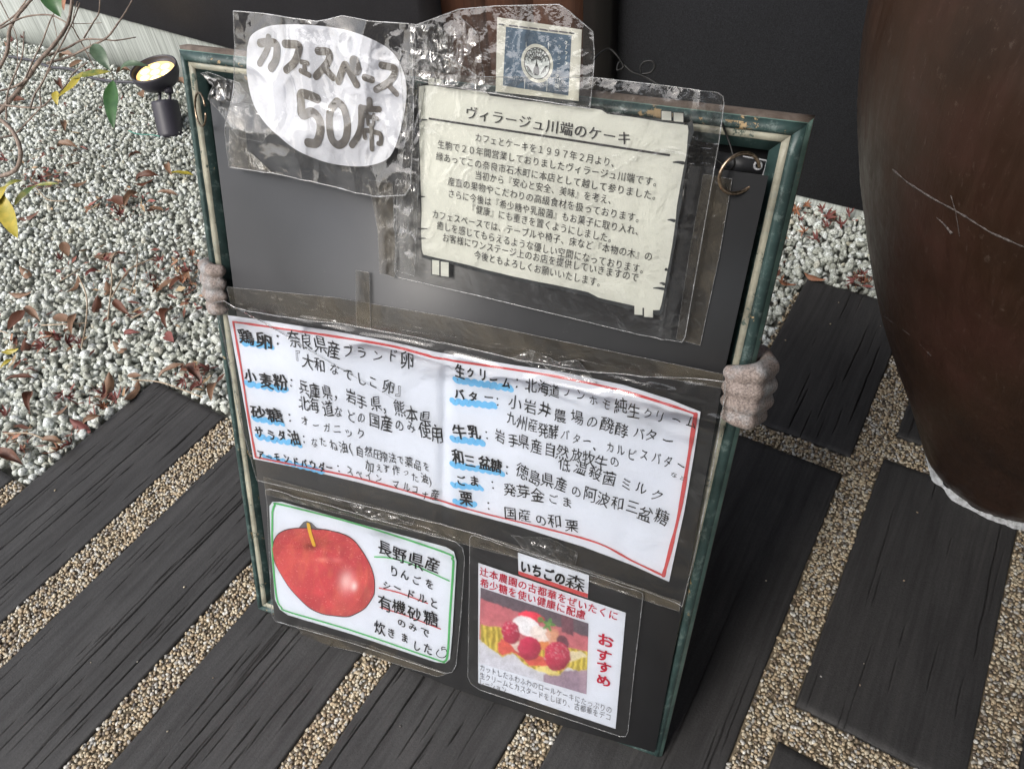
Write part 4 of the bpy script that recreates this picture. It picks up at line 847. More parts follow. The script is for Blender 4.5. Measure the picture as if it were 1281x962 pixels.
wa = lambda uv: 0.0012 + 0.0008 * fbm(uv[:, 0] * 16, uv[:, 1] * 16, 2, 2) + 0.004 * np.clip((uv[:, 1] - 0.285) / 0.02, 0, 1) * ridge(uv[:, 0] * 30, uv[:, 1] * 20, 3, 2)
o, bd, w = sheet('laminate', [(334, 611), (340, 611), (450, 642), (572, 676), (580, 683), (582, 695), (577, 770), (571, 831), (566, 840), (556, 841), (440, 803), (345, 776), (341, 770), (338, 700)], 0.0225, MAT['film'], app, wa, 36, 240); film_edge(app, bd, 0.0225, wa)

# ---- 6. strawberry notice
ber = root('strawberry_notice', 'laminated strawberry tart advert with red lettering, lower right of the board', 'notice', BW_([B(690, 800)], 0.03)[0])
SO = 0.0215
Z7 = lambda x, y: (570 + x / 3.56, 660 + y / 3.56)
sheet('paper', [Z7(*q) for q in ((101, 156), (758, 378), (712, 895), (100, 690))], SO, MAT['paper_cool'], ber, None, 8, 60)
sheet('title_tag', [Z7(*q) for q in ((277, 110), (594, 212), (589, 314), (280, 207))], SO + 0.0006, MAT['paper_cool'], ber, None, 4, 30)
sheet('red_bar', [Z7(*q) for q in ((279, 192), (589, 294), (588, 313), (280, 209))], SO + 0.0010, MAT['ink_red'], ber, None, 3, 20)
text(ber, 'いちごの', (650.5, 706.5), (708, 725), 15, 'ink', SO + 0.0004, 0.045)
text(ber, '森', (707, 723.5), (733, 732.5), 18, 'ink', SO + 0.0004, 0.012)
text(ber, '辻本農園の古都華をぜいたくに', (600, 713), (774, 771), 11, 'ink_crimson', SO, 0.014)
text(ber, '希少糖を使い健康に配慮', (600.5, 727), (733, 769.5), 11, 'ink_crimson', SO, 0.014)
text(ber, 'おすすめ', (758, 791), (755, 859), 25, 'ink_crimson', SO, 0.028, 0.7, True, None, 1.12)
text(ber, 'カットしたふわふわのロールケーキにたっぷりの', (600, 833.5), (766, 888), 8.5, 'ink_grey', SO, -0.004)
text(ber, '生クリームとカスタードをしぼり、古都華をデコ', (600, 843.5), (765, 897), 8.5, 'ink_grey', SO, -0.004)
text(ber, 'レーション', (599.5, 852), (634, 863), 8.5, 'ink_grey', SO, -0.004)
def inpoly(X, Y, pts):
    k = np.zeros(X.shape, bool); n = len(pts)
    for i in range(n):
        x0, y0 = pts[i]; x1, y1 = pts[(i + 1) % n]
        c = ((y0 > Y) != (y1 > Y)) & (X < (x1 - x0) * (Y - y0) / ((y1 - y0) or 1e-9) + x0); k ^= c
    return k
def tart_picture():
    c4 = [Z7(*q) for q in ((112, 265), (592, 425), (583, 740), (103, 600))]; nu, nv = 190, 150
    a, b = np.meshgrid(np.linspace(0, 1, nu), np.linspace(0, 1, nv), indexing='ij'); a = a.ravel()[:, None]; b = b.ravel()[:, None]
    c = np.array(c4); q = c[0] * (1 - a) * (1 - b) + c[1] * a * (1 - b) + c[2] * a * b + c[3] * (1 - a) * b
    X = (q[:, 0] - 600) * 8; Y = (q[:, 1] - 740) * 8; N = len(X); col = np.zeros((N, 3)); L = lambda *t: np.array(lin(*t)[:3])
    Xn = X + 14 * (vn(X / 26, Y / 26, 4) - .5); Yn = Y + 14 * (vn(X / 26, Y / 26, 5) - .5)
    col[:] = L(196, 112, 124)
    def put(mask, c, k=1.0): col[mask] = col[mask] * (1 - k) + L(*c) * k
    put(Yn > 250 + 0.42 * X + 90 * 0, (200, 118, 128)); put(Yn < 60 + 0.36 * Xn, (98, 84, 98)); put((X > 820) & (X < 940) & (Yn < 100 + .36 * X), (120, 74, 92))
    put(Yn > 470 + 0.25 * X, (206, 208, 220)); put((Yn > 760 + (1090 - X) * 0.15) & (X > 640), (158, 138, 158)); put((X > 1000) & (Y > 740), (172, 150, 168))
    put(inpoly(Xn, Yn, [(10, 330), (200, 350), (400, 500), (900, 560), (1095, 600), (1085, 775), (1000, 790), (940, 770), (880, 758), (810, 826), (740, 770), (660, 705), (560, 775), (480, 745), (420, 700), (340, 608), (230, 650), (150, 590), (100, 560), (15, 490)]), (214, 196, 84))
    put(inpoly(Xn, Yn, [(60, 400), (160, 380), (170, 500), (140, 540)]), (186, 160, 60), .6)
    put(inpoly(Xn, Yn, [(560, 775), (640, 706), (690, 720), (810, 828), (720, 838)]), (234, 220, 116), .8)
    put(inpoly(Xn, Yn, [(880, 600), (1010, 590), (1080, 640), (900, 700)]), (222, 214, 186))
    put(inpoly(Xn, Yn, [(178, 520), (220, 460), (330, 540), (620, 650), (860, 720), (850, 780), (740, 745), (600, 738), (500, 735), (400, 640), (330, 600), (235, 640), (190, 600)]), (214, 96, 84))
    put(inpoly(Xn, Yn, [(300, 520), (400, 490), (470, 600), (560, 660), (500, 670), (380, 600)]), (226, 216, 208))
    def el(cx, cy, rx, ry, rot, c, k=1.0, shade=None):
        ca, sa = math.cos(rot), math.sin(rot); dx = Xn - cx; dy = Yn - cy; u = (dx * ca + dy * sa) / rx; v = (-dx * sa + dy * ca) / ry; d = u * u + v * v; m_ = d < 1
        cc_ = L(*c)
        t = (np.clip(1.08 - 0.45 * (u * .5 + v * .6) - .2 * d, 0.4, 1.5) if shade else np.ones(N))[m_][:, None]
        col[m_] = col[m_] * (1 - k) + cc_ * t * k; return m_, u, v
    el(690, 480, 110, 100, 0, (226, 176, 150)); el(640, 530, 60, 50, 0, (224, 150, 90)); el(520, 255, 135, 58, .22, (226, 52, 84), 1, 1)
    el(470, 345, 150, 92, .45, (236, 238, 244)); el(610, 420, 110, 70, .4, (232, 224, 222)); el(730, 420, 70, 60, 0, (216, 160, 130), .7)
    el(830, 520, 60, 90, -.3, (110, 60, 80))
    for cx, cy, rx, ry, ro in ((312, 405, 88, 118, -.25), (500, 565, 118, 118, 0), (778, 640, 132, 148, -.1)):
        m_, u, v = el(cx, cy, rx, ry, ro, (188, 40, 84), 1, 1)
        s = m_ & (vn(X / 9, Y / 9, int(cx)) > 0.8) & (v < 0.2) & (cx != 500); put(s, (240, 210, 220), .7)
    th_ = np.arctan2(Yn - 330, Xn - 690); rad_ = np.hypot(Xn - 690, (Yn - 325) * 1.1); put(rad_ < 52 + 24 * np.cos(5 * th_), (92, 150, 78)); put(rad_ < 22, (130, 180, 100)); put(np.hypot(Xn - 612, Yn - 275) < 28, (112, 140, 80))
    cg = col.reshape(nu, nv, 3)
    for _ in range(3):
        pd = np.pad(cg, ((1, 1), (1, 1), (0, 0)), 'edge'); cg = (pd[1:-1, 1:-1] * 2 + pd[:-2, 1:-1] + pd[2:, 1:-1] + pd[1:-1, :-2] + pd[1:-1, 2:]) / 6
    col = cg.reshape(-1, 3); col = col * 0.93 + 0.045; col *= (0.72 + 0.42 * fbm(X / 40, Y / 40, 1, 4) + 0.12 * vn(X / 7, Y / 7, 1))[:, None]; yl = (col[:, 1] > 0.42) & (col[:, 2] < 0.22); col[yl] *= (0.85 + 0.25 * np.sin(X[yl] / 9 + 3 * vn(X[yl] / 40, Y[yl] / 40, 2)))[:, None]
    uv = np.array([B(x, y, SO) for x, y in q]); me = mkmesh('tart_picture', BW_(uv, SO + 0.0006), grid_faces(nu, nv), True, col); me.flip_normals()
    obj('tart_picture', me, MAT['print'], ber)
tart_picture()
ws = lambda uv: 0.0015 + 0.0007 * fbm(uv[:, 0] * 16, uv[:, 1] * 16, 12, 2) + 0.0025 * np.clip((uv[:, 1] - 0.31) / 0.02, 0, 1) * ridge(uv[:, 0] * 30, uv[:, 1] * 20, 13, 2)
o, bd, w = sheet('laminate', [Z7(*q) for q in ((66, 45), (72, 32), (90, 30), (450, 155), (815, 275), (834, 286), (836, 300), (800, 600), (768, 905), (758, 925), (735, 925), (420, 820), (110, 718), (70, 690), (56, 660), (56, 640), (62, 300))], 0.0225, MAT['film'], ber, ws, 36, 240); film_edge(ber, bd, 0.0225, ws)
build_texts()

# ------------------------------------------------------------------ strips of clear tape and loose film
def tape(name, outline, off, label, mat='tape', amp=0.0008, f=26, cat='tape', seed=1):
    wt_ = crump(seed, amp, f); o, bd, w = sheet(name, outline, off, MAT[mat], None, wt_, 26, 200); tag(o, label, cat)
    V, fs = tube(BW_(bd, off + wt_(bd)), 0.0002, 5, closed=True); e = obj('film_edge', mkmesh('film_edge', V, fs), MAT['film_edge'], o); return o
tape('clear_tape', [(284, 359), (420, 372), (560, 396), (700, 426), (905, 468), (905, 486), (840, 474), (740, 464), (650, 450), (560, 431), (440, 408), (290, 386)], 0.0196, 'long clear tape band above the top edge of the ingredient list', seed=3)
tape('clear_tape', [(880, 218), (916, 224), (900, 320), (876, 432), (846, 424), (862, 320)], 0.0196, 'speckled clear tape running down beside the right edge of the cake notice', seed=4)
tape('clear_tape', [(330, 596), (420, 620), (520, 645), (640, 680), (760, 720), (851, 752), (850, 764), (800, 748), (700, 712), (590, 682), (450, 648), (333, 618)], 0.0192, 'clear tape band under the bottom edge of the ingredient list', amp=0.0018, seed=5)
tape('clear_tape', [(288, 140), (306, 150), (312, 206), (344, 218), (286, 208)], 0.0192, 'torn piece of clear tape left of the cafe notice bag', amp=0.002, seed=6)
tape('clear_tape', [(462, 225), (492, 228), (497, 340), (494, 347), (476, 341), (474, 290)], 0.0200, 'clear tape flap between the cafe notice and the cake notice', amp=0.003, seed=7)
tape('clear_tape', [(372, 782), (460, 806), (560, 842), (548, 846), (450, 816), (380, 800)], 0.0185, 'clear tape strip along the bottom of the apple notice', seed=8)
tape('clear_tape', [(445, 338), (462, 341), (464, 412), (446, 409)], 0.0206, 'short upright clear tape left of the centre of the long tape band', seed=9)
tape('clear_film', [(254, 92), (262, 90), (300, 104), (345, 160), (330, 178), (300, 172), (284, 150), (262, 124), (272, 100)], 0.0200, 'folded scrap of clear film at the upper left corner of the dark panel', 'bag', 0.005, 40, 'plastic film', 10)
tape('clear_film', [(514, 30), (560, 36), (575, 20), (585, 28), (600, 42), (602, 60), (610, 112), (560, 108), (520, 100), (516, 70)], 0.0325, 'silvery crumpled film between the cafe notice and the logo card', 'bag', 0.0055, 60, 'plastic film', 11)
tape('clear_film', [(500, 60), (522, 70), (528, 110), (524, 240), (520, 345), (496, 338), (494, 250), (506, 140)], 0.0300, 'upright crinkled film strip along the left edge of the cake notice', 'bag', 0.0045, 50, 'plastic film', 12)
tape('clear_film', [(640, 447), (668, 437), (700, 452), (722, 448), (748, 478), (720, 472), (690, 462)], 0.0260, 'puckered bubble of film above the words about fresh cream', 'bag', 0.006, 50, 'plastic film', 13)
tape('clear_film', [(440, 628), (470, 634), (520, 648), (516, 656), (480, 650), (446, 638)], 0.0215, 'shiny curled film scrap above the apple notice', 'bag', 0.005, 60, 'plastic film', 14)
tape('clear_film', [(640, 668), (690, 672), (724, 690), (720, 706), (690, 700), (655, 684)], 0.0215, 'shiny curled film scrap above the strawberry notice', 'bag', 0.005, 60, 'plastic film', 15)

# ------------------------------------------------------------------ stone figure whose hands hold the frame
def blobs_mesh(chains, voxel, name):
    parts = []
    Vi, Fi = ico(3)
    for ch in chains:
        ch = [(np.array(p, float), r) for p, r in ch]
        for (p, r), (q, s) in zip(ch[:-1], ch[1:]):
            n = max(2, int(np.linalg.norm(q - p) / (min(r, s) * 0.35)))
            for t in np.linspace(0, 1, n): parts.append((Vi * (r + (s - r) * t) + p + (q - p) * t, Fi))
        if len(ch) == 1: parts.append((Vi * ch[0][1] + ch[0][0], Fi))
    V, F = join(parts); me = mkmesh(name, V, F); o = bpy.data.objects.new(name, me); COL.objects.link(o)
    md = o.modifiers.new('r', 'REMESH'); md.mode = 'VOXEL'; md.voxel_size = voxel; md.use_smooth_shade = True
    sm = o.modifiers.new('s', 'SMOOTH'); sm.factor = 0.5; sm.iterations = 1
    dg = bpy.context.evaluated_depsgraph_get(); m2 = bpy.data.meshes.new_from_object(o.evaluated_get(dg)); bpy.data.objects.remove(o); m2.name = name; return m2
def bp(u, v, w): return BW_([(u, v)], w)[0]
chains = []
def hand(side):
    # four fingers curl over the front of the rail; palm behind and outside
    if side > 0:
        tips = [(B(914, 467, 0.022), B(946, 471, 0.030), B(962, 462, 0.0)), (B(912, 485, 0.022), B(942, 493, 0.030), B(960, 484, 0.0)), (B(910, 502, 0.022), B(938, 512, 0.030), B(956, 504, 0.0)), (B(909, 519, 0.021), B(934, 529, 0.026), B(949, 522, 0.0))]
        out = 1
    else:
        tips = [(B(279, 337, 0.014), B(262, 337, 0.020), B(253, 334, 0.0)), (B(280, 353, 0.014), B(264, 353, 0.020), B(255, 350, 0.0)), (B(282, 369, 0.014), B(266, 369, 0.020), B(257, 367, 0.0)), (B(284, 385, 0.012), B(270, 385, 0.018), B(262, 383, 0.0))]
        out = -1
    rr_ = (0.0108, 0.0108, 0.0102, 0.0094) if side > 0 else (0.0100, 0.0102, 0.0098, 0.0090)
    for (t, k, b), r in zip(tips, rr_):
        chains.append([(bp(t[0], t[1], 0.020), r * 0.86), (bp((t[0] + k[0]) / 2, (t[1] + k[1]) / 2, 0.024), r * 0.98), (bp(k[0], k[1], 0.022), r * 1.12), (bp(b[0], b[1], -0.006), r * 1.08), (bp(b[0] - out * 0.012, b[1], -0.040), r * 1.0)])
    cen = np.mean([q[2] for q in tips], 0)
    chains.append([(bp(cen[0] - out * 0.020, cen[1] + 0.010, -0.046), 0.013), (bp(cen[0] - out * 0.020, cen[1] - 0.022, -0.046), 0.013)])
    chains.append([(bp(cen[0] - out * 0.026, cen[1] - 0.005, -0.060), 0.018), (bp(cen[0] - out * 0.03, cen[1] - 0.025, -0.090), 0.024), (bp(cen[0] - out * 0.06, cen[1] - 0.06, -0.15), 0.036)])
    chains.append([(bp(cen[0] - out * 0.01, cen[1] + 0.012, -0.05), 0.011), (bp(cen[0] - out * 0.03, cen[1] + 0.030, -0.048), 0.010), (bp(cen[0] - out * 0.055, cen[1] + 0.03, -0.046), 0.009)])
    return cen
cr = hand(1); clh = hand(-1)
mid = (cr + clh) / 2
# arms, shoulders, torso, head and folded legs behind the board
base = bp(0.40, 0.0, -0.20); base[2] = 0
up_ = np.array([0, 0, 1.0]); bk = -_n * -1.0; bk = np.array([-_n[0], -_n[1], 0.0])
T0 = bp(0.40, 0.25, -0.16); T0 = np.array([T0[0], T0[1], 0]) + bk * 0.16
sh = 0.50
for c, out in ((cr, 1), (clh, -1)):
    el_ = bp(c[0] - out * 0.06, c[1] - 0.06, -0.15); S0 = T0 + BX * out * 0.13 + up_ * sh
    chains.append([(el_, 0.036), ((el_ + S0) / 2 - up_ * 0.02, 0.044), (S0, 0.055)])
    hipp = T0 + BX * out * 0.09 + up_ * 0.14; knee = T0 + BX * out * 0.17 - bk * 0.05 + up_ * 0.26; foot = T0 + BX * out * 0.17 - bk * 0.02 + up_ * 0.045
    chains.append([(hipp, 0.085), (knee, 0.062), (foot, 0.045), (foot - bk * 0.07, 0.035)])
chains.append([(T0 + up_ * 0.13, 0.13), (T0 + up_ * 0.33, 0.12), (T0 + up_ * 0.47, 0.10), (T0 + up_ * 0.56, 0.05)])
hd = T0 + up_ * 0.66; chains.append([(hd, 0.082), (hd + up_ * 0.03, 0.08)])
chains.append([(hd - bk * 0.08, 0.014), (hd - bk * 0.086 - up_ * 0.02, 0.016)]); chains.append([(hd + BX * 0.08, 0.018)]); chains.append([(hd - BX * 0.08, 0.018)])
chains.append([(hd - bk * 0.072 - up_ * 0.048 - BX * 0.02, 0.008), (hd - bk * 0.072 - up_ * 0.048 + BX * 0.02, 0.008)])
me = blobs_mesh(chains, 0.0033, 'stone_figure')
stat = obj('stone_figure', me, MAT['granite'])
tag(stat, 'pinkish granite figure behind the board, its two fists gripping the frame sides', 'statue')

# ------------------------------------------------------------------ garden spotlight
lb = G(213, 167); dep = (lb - CAM) @ _F
lamp = root('garden_spotlight', 'round black garden spotlight glowing warm yellow on the white gravel', 'garden lamp', lb)
MAT['lamp_body'] = M('slate_black_aluminium', base=(0.045, 0.042, 0.055, 1), rough=0.45).m
base_t = P(206, 128, dep - 0.01); base_b = lb - np.array([0, 0, 0.02])
t = np.linspace(0, 1, 12)[:, None]; ax = base_b + (base_t - base_b) * t
V, fs = tube(np.vstack([ax, ax[-1:] + (ax[-1] - ax[-2]) * 0.05]), np.append(np.full(12, 0.0455), 0.041), 40); obj('housing', mkmesh('housing', V, fs, False), MAT['lamp_body'], lamp)
hc = P(193, 88, dep - 0.02); nz = np.array([0.0, -0.12, 1.0]); nz = nz + _R * -0.06; nz /= np.linalg.norm(nz)
def lathe(prof, c, ax, n=48):
    ax = ax / np.linalg.norm(ax); a = np.cross(ax, [1, 0.2, 0]); a /= np.linalg.norm(a); b = np.cross(ax, a); th = np.arange(n) * 2 * math.pi / n
    V = [c + ax * z + r * (a * math.cos(t) + b * math.sin(t)) for t in th for r, z in prof]; return np.array(V), [grid_faces(n, len(prof), True)]
V, fs = lathe([(0.0001, -0.064), (0.046, -0.062), (0.066, -0.048), (0.082, -0.020), (0.0845, 0.0), (0.0845, 0.008), (0.080, 0.009), (0.0785, 0.004), (0.077, -0.006), (0.070, -0.010), (0.0001, -0.010)], hc, nz)
obj('lamp_head', mkmesh('lamp_head', V, fs), MAT['lamp_body'], lamp)
m = M('lit_lens', base=(1, 0.8, 0.4, 1), rough=0.3); m.b.inputs['Emission Color'].default_value = (1, 0.50, 0.08, 1); m.b.inputs['Emission Strength'].default_value = 0.5; MAT['lens'] = m.m
m = M('lit_led', base=(1, 0.9, 0.6, 1)); m.b.inputs['Emission Color'].default_value = (1, 0.74, 0.24, 1); m.b.inputs['Emission Strength'].default_value = 1.5; MAT['led'] = m.m
V, fs = lathe([(0.0001, -0.0085), (0.0695, -0.0085)], hc, nz); obj('lens', mkmesh('lens', V, fs), MAT['lens'], lamp)
a_ = np.cross(nz, [1, 0.2, 0]); a_ /= np.linalg.norm(a_); b_ = np.cross(nz, a_)
for k in range(7):
    c = hc + (0 if k == 6 else 0.043) * (a_ * math.cos(k * 1.047) + b_ * math.sin(k * 1.047))
    V, fs = lathe([(0.0001, -0.003), (0.010, -0.0035), (0.0165, -0.006), (0.018, -0.008)], c, nz, 20); obj('led', mkmesh('led', V, fs), MAT['led'], lamp)
a = P(205, 112, dep); b = P(203, 130, dep)
for dx in (-0.018, 0.018):
    V, fs = tube([hc - nz * 0.05 + _R * (dx + 0.012), (hc - nz * 0.05 + base_t) / 2 + _R * (dx + 0.008), base_t + _R * dx], 0.006, 8); obj('bracket', mkmesh('bracket', V, fs), MAT['lamp_body'], lamp)
V, fs = lathe([(0.0001, 0.012), (0.012, 0.012), (0.013, 0), (0.012, -0.012), (0.0001, -0.012)], (hc - nz * 0.05 + base_t) / 2 + _R * 0.03 - _F * 0.02, _R, 16); obj('knob', mkmesh('knob', V, fs), MAT['lamp_body'], lamp)
MAT['cable'] = M('grey_cable', base=(0.06, 0.06, 0.075, 1), rough=0.5).m
q = smooth_line([G(x, y, 0.016) for x, y in ((5, 70), (40, 76), (62, 84), (88, 87), (112, 97), (140, 102), (172, 104), (192, 112))], 8)
V, fs = tube(q, 0.0055, 8); tag(obj('power_cable', mkmesh('power_cable', V, fs), MAT['cable']), 'grey cable lying on the gravel and running to the garden spotlight', 'cable')
q = smooth_line([G(x, y, 0.018) for x, y in ((161, 164), (172, 168), (190, 169), (200, 171))], 6); MAT['green_string'] = M('green_string', base=(0.10, 0.32, 0.26, 1), rough=0.6).m
V, fs = tube(q, 0.002, 6); tag(obj('green_string', mkmesh('green_string', V, fs), MAT['green_string']), 'short pale green string on the gravel beside the spotlight', 'string')

# ------------------------------------------------------------------ shrub at the upper left
m = M('grey_brown_bark', rough=0.85); n = m.noise(60, 4, 0.7); m.color(m.ramp(n, [(0.3, (0.12, 0.085, 0.07)), (0.7, (0.34, 0.27, 0.22))])); m.bump(n, 0.5, 0.002); MAT['bark'] = m.m
shrub = root('shrub', 'bare grey twigs of a shrub with a few long green and yellow leaves', 'shrub', G(-60, 190))
BR = [([(-50, 190), (0, 140), (30, 104), (50, 76), (68, 56), (85, 30), (90, 0), (92, -30)], 0.0075, 0.0045, 2.35), ([(-40, 140), (5, 75), (12, 38), (22, 20), (42, -4), (60, -30)], 0.006, 0.0045, 2.5), ([(-20, 45), (0, 33), (20, 18), (36, -4)], 0.003, 0.0025, 2.55),
      ([(0, 36), (30, 22), (60, 19), (76, 25), (90, 34), (96, 44), (105, 60), (118, 85)], 0.0028, 0.0018, 2.4), ([(32, 98), (42, 75), (52, 55), (62, 28), (68, 16)], 0.0026, 0.0016, 2.32), ([(60, 70), (85, 60), (105, 50), (130, 50), (145, 51), (170, 47)], 0.0038, 0.0016, 2.34),
      ([(58, 80), (85, 72), (110, 60), (133, 48), (146, 32), (158, 14), (168, -4)], 0.0040, 0.0020, 2.33), ([(105, 48), (117, 28), (124, 15), (125, -10)], 0.0026, 0.0018, 2.35), ([(36, 98), (20, 108), (0, 114), (-30, 118)], 0.0035, 0.0025, 2.33),
      ([(-30, 134), (0, 132), (35, 135), (52, 134), (64, 124), (80, 110), (92, 92), (110, 78)], 0.0036, 0.0016, 2.28), ([(-40, 140), (-5, 148), (10, 158), (20, 172), (26, 192), (20, 212), (0, 221), (-40, 226)], 0.0055, 0.0065, 2.2), ([(8, 150), (9, 120), (18, 95), (28, 70), (30, 40)], 0.003, 0.0018, 2.3),
      ([(38, 135), (44, 118), (55, 100), (66, 75), (80, 50), (92, 25), (100, 4)], 0.003, 0.0018, 2.26), ([(52, 134), (50, 120), (52, 105), (64, 85)], 0.0024, 0.0014, 2.27), ([(-10, 175), (18, 168), (35, 152), (52, 134)], 0.0028, 0.002, 2.24),
      ([(0, 2), (10, 22), (20, 44), (22, 70), (20, 100)], 0.0018, 0.0012, 2.45), ([(66, 20), (70, 40), (74, 60)], 0.0012, 0.0009, 2.38), ([(90, 30), (110, 30), (127, 29)], 0.0012, 0.0009, 2.36), ([(112, 62), (113, 54), (110, 46)], 0.0012, 0.0008, 2.33), ([(92, 34), (92, 20), (97, 2)], 0.0014, 0.001, 2.36),
      ([(138, 88), (141, 96), (142, 102)], 0.0012, 0.001, 2.3), ([(110, 66), (126, 76), (139, 90)], 0.0016, 0.0012, 2.31)]
for pts, r0, r1, dp in BR:
    q = smooth_line([P(x, y, dp + 0.03 * math.sin(i * 1.3)) for i, (x, y) in enumerate(pts)], 6); n = len(q)
    V, fs = tube(q, np.linspace(r0, r1, n) * (1 + 0.12 * np.sin(np.arange(n) * 1.9)), 7); obj('branch', mkmesh('branch', V, fs), MAT['bark'], shrub)
def mat_leaf(name, a, b, rough=0.4):
    m = M(name, rough=rough); n = m.noise(45, 4, 0.6); m.color(m.ramp(n, [(0.3, a), (0.7, b)])); m.bump(m.noise(260, 3), 0.3, 0.0006); return m.m
MAT['lf_green'] = mat_leaf('green_leaf', (0.022, 0.075, 0.018, 1), (0.05, 0.13, 0.035, 1), 0.35)
MAT['lf_grey'] = mat_leaf('greyed_green_leaf', (0.05, 0.09, 0.05, 1), (0.10, 0.15, 0.09, 1))
MAT['lf_yellow'] = mat_leaf('yellowing_leaf', (0.28, 0.26, 0.03, 1), (0.50, 0.38, 0.05, 1))
MAT['lf_mix'] = mat_leaf('green_to_yellow_leaf', (0.09, 0.15, 0.04, 1), (0.42, 0.36, 0.07, 1))
MAT['dead0'] = mat_leaf('dark_brown_dead_leaf', (0.07, 0.022, 0.012, 1), (0.16, 0.065, 0.035, 1), 0.5)
MAT['dead1'] = mat_leaf('tan_dead_leaf', (0.12, 0.065, 0.038, 1), (0.28, 0.165, 0.10, 1), 0.5)
MAT['dead3'] = mat_leaf('dusky_red_dead_leaf', (0.11, 0.025, 0.024, 1), (0.26, 0.09, 0.075, 1), 0.6)
MAT['dead4'] = mat_leaf('orange_maple_leaf', (0.20, 0.075, 0.04, 1), (0.36, 0.17, 0.09, 1), 0.6)
def leaf_strip(a, b, wid, bend, nrm, curl=0.25, n=14):
    """blade from a to b (world) with a folded midrib; nrm ~ blade normal"""
    a = np.array(a); b = np.array(b); d = b - a; L = np.linalg.norm(d); d /= L; s = np.cross(nrm, d); s /= np.linalg.norm(s); nn = np.cross(d, s); V = []
    for i in range(n + 1):
        t = i / n; w = wid * 0.5 * (math.sin(math.pi * min(1, t ** 0.85)) ** 0.8 if 0 < t < 1 else 0.02)
        c = a + d * L * t + nn * bend * math.sin(math.pi * t) * L
        for k in (-1, -0.5, 0, 0.5, 1): V.append(c + s * w * k + nn * abs(k) * w * curl * (1 + 0.4 * math.sin(t * 9 + k)))
    return np.array(V), [grid_faces(n + 1, 5)]
def pl(p, q, wpx, mat, d0, d1, bend=0.1, curl=0.3):
    a = P(*p, d0); b = P(*q, d1); V, fs = leaf_strip(a, b, wpx * d0 / FPX, bend, -_F + 0.3 * _U, curl); obj('leaf', mkmesh('leaf', V, fs), MAT[mat], shrub)
pl((116, 56), (138, 89), 17, 'lf_grey', 2.30, 2.28); pl((141, 101), (142, 161), 18, 'lf_green', 2.28, 2.24, 0.05); pl((56, -22), (76, 22), 26, 'lf_green', 2.2, 2.2, 0.05); pl((150, 89), (188, 84), 9, 'lf_grey', 2.28, 2.26, 0.22)
pl((138, 90), (86, 100), 9, 'lf_mix', 2.28, 2.25, 0.05); pl((104, 90), (72, 122), 9, 'lf_yellow', 2.26, 2.22, -0.05); pl((70, 114), (72, 132), 9, 'lf_yellow', 2.25, 2.24); pl((-14, 232), (22, 298), 22, 'lf_yellow', 1.95, 1.9, -0.08); pl((-10, 262), (10, 232), 14, 'lf_yellow', 1.95, 1.95)
pl((18, 258), (46, 232), 9, 'lf_mix', 1.98, 2.0, 0.1); pl((46, 232), (74, 230), 5, 'lf_mix', 2.0, 2.0, 0.05); pl((4, 238), (30, 226), 6, 'lf_mix', 2.0, 2.02, 0.2); pl((82, -12), (80, 14), 8, 'dead4', 2.3, 2.3)

# ------------------------------------------------------------------ fallen leaves and twigs on the gravel
def where(x, y):
    if x > 900: return 'against the black wall panel' if y < 310 else 'beside the sleeper right of the frame'
    if math.hypot(x - 205, y - 150) < 75: return 'near the garden spotlight'
    if math.hypot(x - 262, y - 350) < 48: return 'beside the left stone fist'
    if y < 140: return 'under the shrub along the footing'
    if y > 505 and x < 60: return 'at the far left end of the sleepers'
    if y > 455: return 'close to the corner of the left sleeper'
    if x < 62: return 'near the left edge below the shrub' if y < 340 else 'at the left edge halfway down the gravel'
    if math.hypot(x - 140, y - 355) < 46: return 'round the crooked upright stick'
    if y < 300: return 'in the upper middle of the gravel'
    if x < 125: return 'left of the curved pale twig'
    return 'between the pale twigs and the frame'
def leaf_word(c, l): return ('big ' if l >= 32 else 'small ' if l <= 19 else '') + {0: 'dark brown curled leaf', 1: 'tan dry oval leaf', 2: 'yellow fallen leaf', 3: 'dusky red leaf scrap', 4: 'orange dry leaf'}[c]
